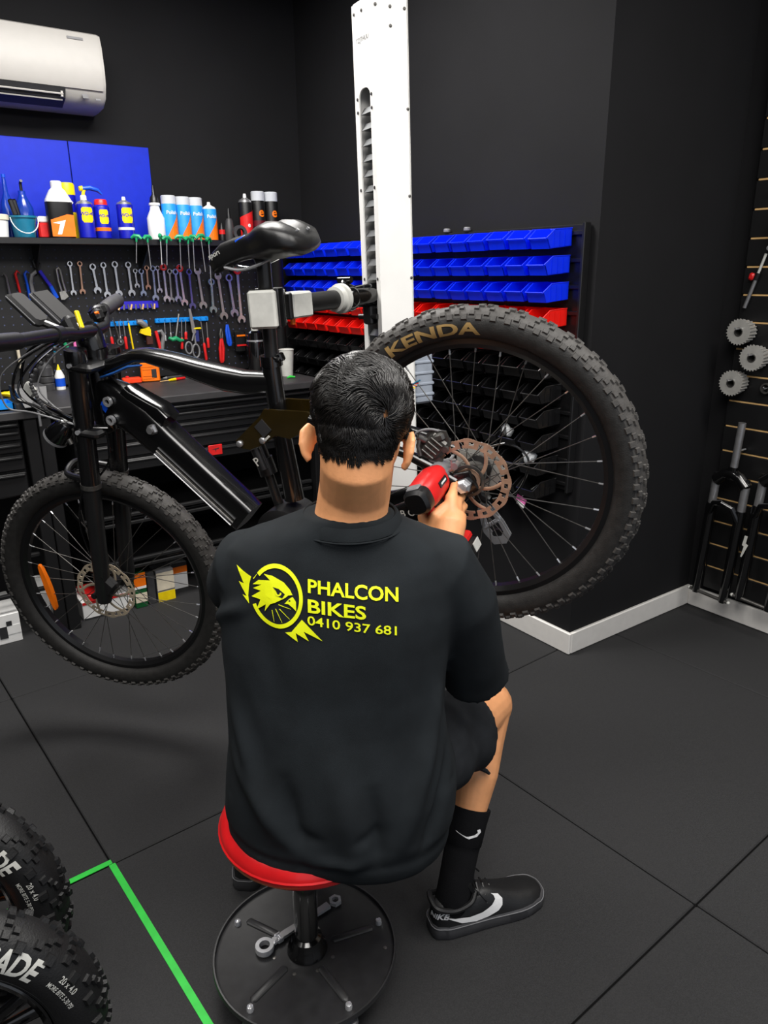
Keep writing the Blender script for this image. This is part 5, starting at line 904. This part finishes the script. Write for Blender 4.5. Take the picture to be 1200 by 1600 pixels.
# ---- top
def ell(c, v0, z, a, bb_, bf, n=48, e=2.35, tilt=0.):
    o = []
    for k in range(n):
        q = 2 * PI * k / n; x = math.copysign(abs(math.cos(q)) ** (2 / e), math.cos(q)); y = math.copysign(abs(math.sin(q)) ** (2 / e), math.sin(q))
        o.append((c + a * x, v0 + (bf if y > 0 else bb_) * y, z + tilt * x * a))
    return o
m = MB()
m.loft([ell(.083, .0, .402, .200, .155, .16, tilt=-.09), ell(.083, .0, .412, .209, .164, .17, tilt=-.09), ell(.084, .0, .434, .212, .168, .17, tilt=-.07), ell(.085, .0, .442, .207, .163, .17, tilt=-.06), ell(.086, .0, .46, .216, .168, .17, tilt=-.03), ell(.088, .0, .53, .214, .160, .17), ell(.084, .003, .60, .203, .148, .16), ell(.082, .008, .665, .199, .138, .15), ell(.083, .015, .73, .200, .134, .14), ell(.084, .022, .80, .206, .134, .14),
        ell(.092, .028, .86, .212, .132, .135), ell(.098, .032, .91, .212, .125, .125), ell(.097, .032, .945, .206, .112, .11), ell(.094, .03, .970, .192, .098, .10), ell(.093, .028, .990, .160, .088, .09), ell(.098, .02, 1.008, .122, .078, .085, e=2.1), ell(.106, .016, 1.024, .090, .070, .075, e=2.), ell(.112, .014, 1.034, .076, .066, .07, e=2.)])
m.tube([(.20, .028, .935), (.265, .032, .915), (.305, .05, .84), (.328, .08, .755), (.347, .110, .680), (.354, .122, .652)], [.07, .080, .072, .066, .066, .069], 28)
m.tube([(-.01, .028, .93), (-.065, .04, .915), (-.098, .10, .865), (-.105, .18, .82), (-.105, .24, .785)], [.07, .076, .066, .062, .064], 28)
top = remesh(m.build('shirt', K['cloth'], man), .006, 4)
bt = bmesh.new(); bt.from_mesh(top.data); bt.normal_update()
def fold(p, a, c, w_, h, taper=True):            # a soft ridge along segment a-c
    a, c = V(a), V(c); d = c - a; t_ = max(0, min(1, (p - a).dot(d) / d.length_squared)); ds = (p - (a + d * t_)).length
    return h * math.exp(-(ds / w_) ** 2) * (math.sin(PI * (.1 + .8 * t_)) if taper else 1)
FOLD = [(a_, c_, w__ * .85, h_ * 3.0) for a_, c_, w__, h_ in [((.26, -.09, .95), (.24, -.13, .62), .014, -.006), ((.215, -.10, .93), (.19, -.14, .70), .03, .004), ((-.05, -.09, .93), (.0, -.13, .72), .03, -.004), ((-.11, -.06, .75), (-.02, -.15, .50), .022, .005), ((-.10, -.08, .62), (.05, -.17, .45), .02, .006), ((.27, -.06, .72), (.20, -.15, .48), .02, .006), ((.29, -.05, .60), (.24, -.15, .44), .016, -.006), ((.08, -.15, .66), (.12, -.17, .45), .03, .004), ((.0, -.14, .60), (.03, -.17, .46), .018, -.005), ((.15, -.14, .58), (.16, -.17, .45), .016, -.005), ((.32, .0, .90), (.34, .05, .70), .016, .005), ((.27, .10, .86), (.31, .16, .72), .014, -.005), ((-.06, -.08, .90), (-.13, .02, .83), .016, .005), ((.02, -.085, .98), (.10, -.10, .96), .02, .003), ((.20, -.085, .985), (.10, -.10, .95), .03, -.003), ((-.11, -.05, .485), (.10, -.18, .455), .012, .005), ((.08, -.18, .45), (.28, -.06, .475), .012, .005), ((-.10, -.07, .535), (.06, -.17, .50), .012, -.004), ((.12, -.17, .50), (.29, -.05, .54), .012, -.004), ((.24, -.10, .86), (.27, -.07, .66), .01, .004), ((-.10, -.08, .84), (-.03, -.13, .66), .014, .004)]]
for v in bt.verts:
    p = v.co; h = sum(fold(p, *f_) for f_ in FOLD); h += -.0005 + .0055 * NZ.noise(V((p.x * 7, p.y * 7, p.z * 5))) + .0016 * NZ.noise(V((p.x * 24, p.y * 24, p.z * 14)))
    if p.z < .47: h += .004 * NZ.noise(V((p.x * 18, p.y * 18, 3.1)))
    v.co = p + v.normal * h
bt.to_mesh(top.data); bt.free()
# rib collar and sleeve hems
col = MB(); cr = []
for k in range(40):
    q = 2 * PI * k / 40; cr.append((.114 + .0735 * math.cos(q), .012 + .0665 * math.sin(q), 1.030 - .006 * math.sin(q) * -1 - .0))
R0 = [[(.114 + a * math.cos(2 * PI * k / 48), .012 + bq * math.sin(2 * PI * k / 48), z + .008 * math.sin(2 * PI * k / 48)) for k in range(48)] for a, bq, z in ((.0905, .0805, 1.013), (.089, .079, 1.019), (.083, .0735, 1.029), (.079, .0705, 1.033), (.0765, .068, 1.031), (.078, .069, 1.018))]
col.loft(R0, 0, False); col.build('collar', K['cloth'], top)
sv = [(.0885 + .0012, .0785 + .0012, 1.0215)]
MB().tube([(.114 + .0935 * math.cos(2 * PI * k / 60), .012 + .0835 * math.sin(2 * PI * k / 60), 1.0115 + .008 * math.sin(2 * PI * k / 60)) for k in range(61)], .0016, 6).build('collar_seam', K['cloth'], top)
# back print, laid on the cloth along the viewing side of the back
bvh = BVHTree.FromPolygons([v.co for v in top.data.vertices], [tuple(p.vertices) for p in top.data.polygons])
def on_back(x, z):
    h = bvh.ray_cast(V((x, -1, z)), V((0, 1, 0))); return (h[0] if h[0] else V((x, -.12, z))) + V((0, -.0022, 0))
DS = lambda X, Y: ((-.074 + (X / 4 - 18) * .001015), (.957 - (Y / 4 - 35) * .00113))           # design sheet (quarter-millimetre-ish units) to back coordinates
def back_poly(pts, mm=K['neon'], lift=0., name='emblem_piece'):
    P = [DS(*p) for p in pts]; bm = bmesh.new(); vs = [bm.verts.new((x, z, 0)) for x, z in P]; bm.faces.new(vs); bmesh.ops.triangulate(bm, faces=bm.faces[:])
    V_ = [tuple(v.co) for v in bm.verts]; bm.verts.index_update(); F_ = [tuple(v.index for v in f_.verts) for f_ in bm.faces]; bm.free()
    return flat_print(name, V_, F_, mm, top, lambda c: on_back(c.x, c.y) + V((0, -lift, 0)), None, .012)
def arcband(cx, cy, r0, r1, a0, a1, n=40): return [(cx + r1[0] * math.cos(R(a0 + (a1 - a0) * k / n)), cy + r1[1] * math.sin(R(a0 + (a1 - a0) * k / n))) for k in range(n + 1)] + [(cx + r0[0] * math.cos(R(a1 + (a0 - a1) * k / n)), cy + r0[1] * math.sin(R(a1 + (a0 - a1) * k / n))) for k in range(n + 1)]
back_poly(arcband(345, 285, (150, 156), (174, 180), -138, 160, 60))
back_poly([(68, 145), (175, 190), (160, 235), (152, 300), (158, 345), (112, 300), (140, 305), (85, 230), (122, 236)])
back_poly([(400, 482), (440, 476), (510, 402), (642, 524), (520, 470), (552, 527), (468, 480), (480, 532)])
back_poly([(262, 165), (320, 170), (395, 200), (436, 238), (452, 266), (424, 270), (402, 286), (372, 300), (335, 318), (302, 330), (263, 378), (272, 335), (206, 376), (236, 312), (174, 302), (240, 262), (186, 254), (246, 226), (184, 232), (226, 202), (304, 196)])
back_poly([(322, 230), (362, 238), (402, 264), (384, 288), (358, 280), (344, 252)], K['cloth'], .0006, 'emblem_eye_patch')
back_poly([(358 + 20 * math.cos(q), 262 + 16 * math.sin(q)) for q in np.linspace(R(-20), R(200), 14)] + [(358 + 12 * math.cos(q), 260 + 9 * math.sin(q)) for q in np.linspace(R(200), R(-20), 14)], K['neon'], .0011)
back_poly([(374 + 6 * math.cos(q), 262 + 6 * math.sin(q)) for q in np.linspace(0, 2 * PI, 10, endpoint=False)], K['neon'], .0011)
back_poly([(398, 318), (430, 288), (453, 276), (474, 302), (475, 356), (452, 336), (424, 318)])
back_poly([(432 + 7 * math.cos(q), 298 + 4 * math.sin(q)) for q in np.linspace(0, 2 * PI, 8, endpoint=False)], K['cloth'], .0006, 'emblem_nostril')
for a, c in (((358, 326), (440, 346)), ((314, 362), (326, 430)), ((338, 352), (380, 428)), ((364, 350), (430, 404)), ((190, 200), (214, 172))):
    d = V((c[0] - a[0], c[1] - a[1])).normalized(); n_ = V((-d.y, d.x)) * 2.6; back_poly([(a[0] + n_.x, a[1] + n_.y), (c[0] + n_.x * .4, c[1] + n_.y * .4), (c[0] - n_.x * .4, c[1] - n_.y * .4), (a[0] - n_.x, a[1] - n_.y)])
def back_text(body, x0, y0, x1, y1, cap, bold):
    vs, fs = text_geo(body, 1., bold); a = min(v[0] for v in vs); c = max(v[0] for v in vs); h = max(v[1] for v in vs); lo = min(v[1] for v in vs)
    def sheet(p): u = (p[0] - a) / (c - a); return DS(x0 + (x1 - x0) * u, y0 + (y1 - y0) * u - cap * (p[1] - lo) / (h - lo))
    return flat_print('lettering', [(*sheet(v), 0) for v in vs], fs, K['neon'], top, lambda q: on_back(q.x, q.y), None, .012)
back_text('PHALCON', 552, 250, 1128, 306, 78, .022); back_text('BIKES', 550, 360, 922, 398, 78, .022); back_text('0410 937 681', 546, 430, 1116, 498, 54, .012)
# ---- shorts
m = MB(); kn = V((.412, .325, .455)); hpt = V((.175, .01, .478)); kl = V((-.075, .42, .455)); hl_ = V((.0, .01, .478)); f = lambda a, c, q: a + (c - a) * q
m.ball((.088, .0, .485), (.185, .135, .085), 24, 12)
m.tube([hpt, f(hpt, kn, .3), f(hpt, kn, .55), f(hpt, kn, .66) + V((0, 0, -.006)), f(hpt, kn, .72) + V((0, -.002, -.010))], [.098, .095, .088, .090, .092], 26)
m.tube([hl_, f(hl_, kl, .3), f(hl_, kl, .55), f(hl_, kl, .8)], [.098, .094, .086, .085], 26)
sh = remesh(m.build('shorts', K['cloth2'], man), .006, 3)
bs = bmesh.new(); bs.from_mesh(sh.data); bs.normal_update()
for v in bs.verts: p = v.co; v.co = p + v.normal * (.003 * NZ.noise(p * 16) + .0025 * math.sin(p.x * 70 + p.y * 40))
bs.to_mesh(sh.data); bs.free()
MB().tube([(.375, .20, .375), (.392, .205, .362), (.40, .20, .357)], [.006, .005, .003], 8).build('drawcord', K['cloth2'], man)
# ---- wrist band
wa = (RE - RW).normalized(); wa_, wb_ = frame_of(wa); MB().ringlathe([(.030, -.010), (.035, -.010), (.035, .010), (.030, .010)], 28, M=axM(wa_, wb_, wa, RW + wa * .012)).build('wristband', K['blk'], man)
# ---- socks and shoes
def shoe(par, M, lab_outer=True):
    SEC = [(.004, .012, .060), (.012, .026, .078), (.035, .036, .082), (.07, .038, .074), (.10, .039, .082), (.125, .040, .090), (.15, .042, .082), (.185, .046, .066), (.215, .049, .054), (.245, .047, .047), (.27, .038, .040), (.284, .022, .032), (.289, .008, .026)]
    cy = lambda x: -.004 + .016 * (x / .29) ** 2
    rings = []
    for x, hw, h in SEC:
        r_ = []
        for j in range(20):
            q = PI * j / 19; c = math.copysign(abs(math.cos(q)) ** .62, math.cos(q)); s = max(0, math.sin(q)) ** (.75 if x > .14 else .55)
            r_.append((x, cy(x) + hw * c * (1 - .22 * s), .020 + (h - .020) * s))
        rings.append(r_)
    m = MB(); m.loft(rings, 0, True, True); up = m.build('shoe', K['leather'], par, 60, M=M)
    out = [(x, cy(x) + s * (hw + .0028), 0) for s, seq in ((1, SEC), (-1, SEC[::-1])) for x, hw, h in seq]
    oc = bez([V(p) for p in out], 4); out = [tuple(p) for p in oc]
    out = [(x - .004 if x < .02 else x + (.004 if x > .26 else 0), y, z) for x, y, z in out]
    ms = MB(); ms.loft([[(x * .985 + .002, y * .95, .0) for x, y, z in out], [(x, y, .005) for x, y, z in out], [(x * .992 + .001, y * .97, .023 + .006 * (1 - x / .3)) for x, y, z in out], [(x * .98 + .003, y * .90, .027 + .006 * (1 - x / .3)) for x, y, z in out]]); ms.build('sole', K['dgrey'], up)
    ms = MB(); ms.tube([(x * .992 + .001, y * .975, .024 + .006 * (1 - x / .3)) for x, y, z in out + out[:1]], .0011, 6); ms.build('foxing_line', K['grey'], up)
    MB().tube(bez([(.012, .024, .080), (.006, .0, .084), (.012, -.026, .080), (.05, -.034, .070), (.088, -.034, .080), (.105, -.018, .092)], 6), .0065, 8).build('collar_pad', K['leather'], up); MB().tube(bez([(.012, .024, .080), (.05, .031, .070), (.088, .032, .080), (.105, .014, .092)], 6), .0065, 8).build('collar_pad', K['leather'], up)
    m = MB(); m.loft([[(.098, -.024, .088), (.098, .026, .088), (.086, .028, .118), (.084, -.024, .118)], [(.106, -.024, .090), (.106, .026, .090), (.094, .028, .122), (.092, -.024, .122)]]); m.build('tongue', K['leather'], up)
    m = MB()
    for k in range(6):
        x = .112 + .016 * k; z = .0925 - .0065 * k - .0004 * k * k; m.tube([(x, -.024, z - .006), (x + .004, 0, z + .004), (x + .008, .026, z - .005)], .0028, 6, flat=.7)
    m.tube(bez([(.108, 0, .10), (.10, -.03, .112), (.118, -.045, .088), (.125, -.04, .075)], 6), .002, 6); m.tube(bez([(.108, 0, .10), (.12, .03, .112), (.14, .035, .09)], 6), .002, 6); m.build('shoelace', K['blk'], up)
    bv = BVHTree.FromPolygons([v.co for v in up.data.vertices], [tuple(p.vertices) for p in up.data.polygons])
    def onside(c):
        h = bv.ray_cast(V((c.x, -.2, c.y)), V((0, 1, 0))); p = h[0] if h[0] else V((c.x, -.04, c.y)); return p + V((0, -.0018, .0006))
    SWO = [(.022, .060), (.05, .050), (.085, .045), (.115, .048), (.140, .058), (.150, .0665), (.148, .074), (.142, .079), (.160, .072), (.169, .062), (.166, .050), (.155, .041), (.13, .034), (.10, .031), (.065, .036)]
    bm = bmesh.new(); vs = [bm.verts.new((x, z, 0)) for x, z in SWO]; bm.faces.new(vs); bmesh.ops.triangulate(bm, faces=bm.faces[:]); bm.verts.index_update(); V_ = [tuple(v.co) for v in bm.verts]; F_ = [tuple(v.index for v in f_.verts) for f_ in bm.faces]; bm.free()
    flat_print('side_mark', V_, F_, K['wprint'], up, onside, None, .008)
    def heelside(c):
        dv = V((.8, .6, 0)); h = bv.ray_cast(V((.016 + c.x * .6, -.022 - c.x * .8, .052 + c.y * .9)) - dv * .2, dv); return (h[0] if h[0] else V((0, 0, .06))) - dv * .0016
    vs, fs = text_geo('NIKE', .019, .03, .2, 'CENTER')
    flat_print('heel_lettering', vs, fs, K['wprint'], up, heelside, None, .006)
    return up
sx = V((.945, .32, 0)).normalized(); MR = axM(sx, V((-sx.y, sx.x, 0)), (0, 0, 1), (.262, .122, 0)); shoe(man, MR)
sl_ = V((.1, 1, 0)).normalized(); ML_ = axM(sl_, V((-sl_.y, sl_.x, 0)), (0, 0, 1), (-.178, .235, 0)); shoe(man, ML_)
for M_, an, kn_ in ((MR, V((.322, .148, .10)), V((.412, .325, .455))), (ML_, V((-.155, .30, .10)), V((-.075, .42, .455)))):
    f = lambda q: an + (kn_ - an) * q
    rings = []; foot = M_ @ V((.05, 0, .035))
    path = [(foot, .034), (M_ @ V((.055, 0, .06)), .038), (an + V((0, 0, -.012)), .0385), (f(.1), .0375), (f(.2), .0385), (f(.23), .0395), (f(.235), .0415), (f(.36), .0445), (f(.42), .0475), (f(.432), .0475), (f(.432), .042)]
    m = MB(); m.tube([p for p, r_ in path], [r_ for p, r_ in path], 64); m.v = [v for v in m.v]
    axis = (kn_ - an).normalized(); nv = []
    for i, v in enumerate(m.v):
        ring, k = divmod(i, 64); c = path[ring][0]; nv.append(tuple(c + (V(v) - c) * (1 + (.022 if k % 2 else -.012) * (ring > 1))))
    m.v = nv; so = m.build('sock', K['sock'], man, 70)
    if M_ is MR:
        bv = BVHTree.FromPolygons([v.co for v in so.data.vertices], [tuple(p.vertices) for p in so.data.polygons])
        SK = [(-.030, .014), (-.006, .002), (.012, .003), (.020, .008), (.019, .018), (.026, .016), (.028, .004), (.018, -.005), (-.002, -.006)]
        bm = bmesh.new(); vs = [bm.verts.new((x, z, 0)) for x, z in SK]; bm.faces.new(vs); bmesh.ops.triangulate(bm, faces=bm.faces[:]); bm.verts.index_update(); V_ = [tuple(v.co) for v in bm.verts]; F_ = [tuple(v.index for v in f_.verts) for f_ in bm.faces]; bm.free()
        c0 = f(.345)
        def onsock(c):
            h = bv.ray_cast(c0 + V((c.x, -.2, c.y * .6)), V((0, 1, 0))); p = h[0] if h[0] else c0 + V((c.x, -.04, c.y)); return p + V((0, -.002, 0))
        flat_print('sock_mark', V_, F_, K['wprint'], so, onsock, None, .006)
# ---------------------------------------------------------------- red impact driver in the right hand
GM = MF @ axM(da, dr, -dg, DO)          # x barrel, y right, z up the grip
t = thing('impact_driver', 'red and black cordless impact driver held in the right hand', 'power tool', M=GM)
XA = axM((0, 1, 0), (0, 0, 1), (1, 0, 0))
m = MB(); m.loft([sq(.026, .027, -.045, 24, 3), sq(.030, .031, -.035, 24, 3), sq(.031, .032, .0, 24, 3), sq(.030, .031, .03, 24, 3), sq(.026, .027, .045, 24, 3)], M=XA); m.build('motor_housing', K['red'], t)
m = MB(); m.loft([sq(.022, .022, -.072, 24, 3), sq(.028, .028, -.064, 24, 3), sq(.0285, .0285, -.046, 24, 3), sq(.027, .027, -.040, 24, 3)], M=XA); m.build('rear_cap', K['blk'], t)
m = MB(); m.lathe([(.0275, .042), (.028, .05), (.026, .07), (.018, .085), (.013, .088), (.013, .10), (.009, .102), (.009, .112), (.005, .112)], 24, M=XA); m.build('gear_nose', K['grey'], t)
MB().lathe([(.0035, .11), (.0035, .14)], 6, M=XA).build('driver_bit', K['steel'], t)
m = MB(); m.loft([[(x + .0, y, z) for x, y in [(.024 * s_ * math.cos(q) + ox, .0175 * s_ * math.sin(q)) for q in [2 * PI * k / 20 for k in range(20)]]] for z, s_, ox in ((-.012, 1.15, -.006), (-.035, 1.0, -.006), (-.06, .95, -.008), (-.09, .97, -.010), (-.12, 1.05, -.010), (-.132, 1.25, -.006))]); m.build('grip', K['blk'], t)
m = MB(); m.tube([(-.030, 0, -.015), (-.033, 0, -.05), (-.035, 0, -.09)], [.010, .009, .008], 10); m.build('grip_insert', K['red'], t)
MB().box((.024, 0, -.045), (.014, .018, .03), bev=.005).build('trigger', K['red'], t)
m = MB(); m.box((-.004, 0, -.140), (.075, .058, .024), bev=.008); m.build('battery_foot', K['red'], t)
m = MB(); m.box((-.002, 0, -.166), (.082, .064, .034), bev=.008); bt_ = m.build('battery', K['blk'], t); MB().box((-.046, 0, -.170), (.008, .05, .022), bev=.003).build('battery_latch', K['red'], bt_); MB().box((.02, .0325, -.166), (.03, .003, .022), bev=.001).build('battery_badge', K['lgrey'], bt_); MB().box((-.028, .0328, -.168), (.018, .003, .026), bev=.001).build('release_button', K['red'], bt_)
m = MB(); m.box((.008, .0318, .002), (.036, .003, .013), bev=.001); p_ = m.build('name_plate', K['blk'], t); MB().box((.008, .0334, .002), (.024, .001, .004)).build('plate_mark', K['wprint'], p_)
m = MB(); m.box((-.052, .0, .0285), (.02, .03, .005), bev=.002); m.build('vent_strip', K['grey'], t)
# ---------------------------------------------------------------- rolling stool
t = thing('rolling_stool', 'mechanic stool with red vinyl seat and black round tool tray', 'stool', M=MF)
so = (.02, 0)
m = MB(); m.lathe([(.001, .448), (.12, .448), (.150, .444), (.165, .432), (.170, .416), (.168, .402), (.160, .394), (.150, .392)], 48, M=Matrix.Translation((so[0], 0, 0))); m.build('seat', K['redv'], t, 60)
MB().ringlathe([(.169, .4125), (.1718, .4155), (.169, .4185)], 48, M=Matrix.Translation((so[0], 0, 0))).build('seat_piping', K['redv'], t)
MB().lathe([(.15, .393), (.155, .388), (.001, .386)], 36, M=Matrix.Translation((so[0], 0, 0))).build('seat_pan', K['blk'], t)
MB().lathe([(.031, .385), (.02, .375), (.0185, .20), (.0185, .15)], 24, M=Matrix.Translation((.01, 0, 0))).build('gas_lift', K['gblk'], t)
MB().lathe([(.024, .32), (.024, .125), (.031, .12), (.034, .104), (.040, .094), (.042, .0865)], 28, M=Matrix.Translation((.004, 0, 0))).build('post_sleeve', K['gblk'], t)
m = MB(); m.lathe([(.001, .085), (.178, .085), (.182, .087), (.184, .094), (.187, .094), (.188, .084), (.182, .078), (.001, .078)], 72); m.build('tray', K['base'], t, 30)
for a in (20, 152, 232, 308, 90):
    q = R(a); d = V((math.cos(q), math.sin(q), 0)); MB().tube([d * .055 + V((0, 0, .0845)), d * .06 + V((0, 0, .0865)), d * .145 + V((0, 0, .0865)), d * .15 + V((0, 0, .0845))], [.004, .0085, .0085, .004], 10, flat=.35 if a == 90 else .35).build('stamped_rib', K['base'], t)
for a in (22, 158, 236, 306, 90):
    q = R(a); c = V((.163 * math.cos(q), .163 * math.sin(q), 0)); T_ = Matrix.Translation(c)
    MB().lathe([(.0075, .085), (.0075, .090), (.006, .095), (.001, .097)], 10, M=T_).build('caster_bolt', K['chrome'], t)
    cs = MB().lathe([(.006, .078), (.006, .06), (.016, .056), (.018, .05)], 14, M=T_).build('caster', K['steel'], t)
    MB().cyl(c + V((.012 * math.sin(q), -.012 * math.cos(q), .0265)), c + V((-.012 * math.sin(q), .012 * math.cos(q), .0265)), .0262, n=22).build('caster_wheel', K['blk'], cs)
for a, r_ in ((255, .062), (300, .06), (200, .065), (340, .062), (0, .165)): MB().lathe([(.004, .085), (.004, .0858), (.0025, .0862)], 10, M=Matrix.Translation((r_ * math.cos(R(a)), r_ * math.sin(R(a)), 0))).build('small_screw', K['dsteel'], t)
# ratchet wrench lying in the tray
a, c = V((-.083, -.006, .0955)), V((.055, .112, .0955)); d = (c - a).normalized(); t = thing('ratchet_wrench', 'chrome flex head ratchet wrench lying across the stool tray', 'wrench', M=MF @ axM(d, V((-d.y, d.x, 0)), (0, 0, 1), a)); L = (c - a).length
MB().ringlathe([(.011, -.0065), (.019, -.0065), (.020, .0), (.019, .0065), (.011, .0065)], 28).build('ratchet_ring', K['chrome'], t)
m = MB(); m.box((.024, 0, 0), (.016, .016, .011), bev=.003); m.box((.035, .0075, 0), (.014, .004, .012), bev=.001); m.box((.035, -.0075, 0), (.014, .004, .012), bev=.001); m.cyl((.036, -.010, 0), (.036, .010, 0), .004); m.build('flex_joint', K['chrome'], t)
m = MB(); m.loft([[(x, -w_, -h), (x, w_, -h), (x, w_, h), (x, -w_, h)] for x, w_, h in ((.038, .006, .004), (.05, .0075, .0035), (L * .5, .006, .003), (L * .9, .008, .0035))]); m.build('handle', K['chrome'], t, 20)
m = MB(); m.ringlathe([(.008, -.004), (.0145, -.004), (.0145, .004), (.008, .004)], 6, M=Matrix.Translation((L, 0, 0))); m.build('open_end', K['chrome'], t, 20)
# ---------------------------------------------------------------- two fat bicycle wheels at the left edge
def fat_wheel(lab, loc, yaw, seed, e_end, rear):
    nn = V((math.cos(yaw), math.sin(yaw), .0)); X = V((0, 0, 1)).cross(nn).normalized(); Z = nn; Y = Z.cross(X)
    t = thing('bicycle_wheel', lab, 'bicycle wheel', M=axM(X, Y, Z, V((*loc, .2485)))); Rr, rt = .240, .048
    ty = tyre(t, Rr, rt, .158, 96, K['fat'], 27, seed=seed, wide=44, ks=.62)
    Rm = Rr - rt; sw = sidewall(Rm, rt)
    for body, a0, a1, r0, cap, sh in (('CRUSADE', e_end - 45, e_end, .189, .036, .25), ('20 x 4.0', e_end + 9, e_end + 19, .214, .009, 0), ('MORE BITE 5-30 PSI', e_end + 6, e_end + 24, .200, .008, 0)):
        vs, fs = text_geo(body, 1., .03 if cap > .02 else .01, sh); x0 = min(v[0] for v in vs); x1 = max(v[0] for v in vs); y0 = min(v[1] for v in vs); y1 = max(v[1] for v in vs)
        def fn(c): th = R(a0 + (a1 - a0) * (c.x - x0) / (x1 - x0)); r = r0 + cap * (c.y - y0) / (y1 - y0); return V((r * math.sin(th), r * math.cos(th), sw(r) + .0012))
        flat_print('lettering', vs, fs, K['lgrey'], ty, fn, None, .1)
    for r in (.166, .171): MB().ringlathe([(r, sw(r) - .001), (r + .0012, sw(r) + .0008), (r + .0024, sw(r) - .001)], 80).build('bead_line', K['fat'], ty)
    m = MB(); m.ringlathe([(.160, -.04), (.163, -.038), (.163, .038), (.160, .040), (.150, .036), (.146, .0), (.150, -.036)], 64); rm = m.build('rim', K['gblk'], t, 40)
    for k in range(5):
        a = 2 * PI * k / 5 + .35
        for da_ in (-.14, .14):
            d0 = V((math.cos(a + da_ * .9), math.sin(a + da_ * .9), 0)); d1 = V((math.cos(a + da_), math.sin(a + da_), 0)); MB().tube([d0 * .035 + V((0, 0, .022)), d0 * .08 + V((0, 0, .026)), d1 * .148 + V((0, 0, .012))], [.011, .010, .013], 10, flat=.7).build('cast_spoke', K['gblk'], rm)
    m = MB(); m.lathe([(.045, -.04), (.05, -.03), (.05, .02), (.042, .032), (.018, .036), (.014, .06), (.006, .062), (.006, .075)], 26); hb = m.build('hub', K['gblk'], t)
    disc(t, .045, .07, .056, K['dsteel']);
    m = MB(); m.box((.105, -.006, .052), (.036, .024, .020), bev=.006); m.box((.118, .010, .052), (.014, .018, .014), bev=.004); m.build('brake_caliper', K['orange'] if rear else K['mblk'], t)
    m = MB(); m.cyl((0, 0, -.07), (0, 0, .08), .006); m.lathe([(.011, .06), (.011, .068), (.006, .07)], 6); m.build('axle', K['steel'], t)
    return t
fat_wheel('fat tyred bicycle wheel nearest the viewer at the bottom left corner', (-.06, 1.135), 4.342, 5, 50, False)
fat_wheel('second fat tyred bicycle wheel, behind the nearest one, orange brake part', (-.019, 1.464), 3.973, 6, 58, True)
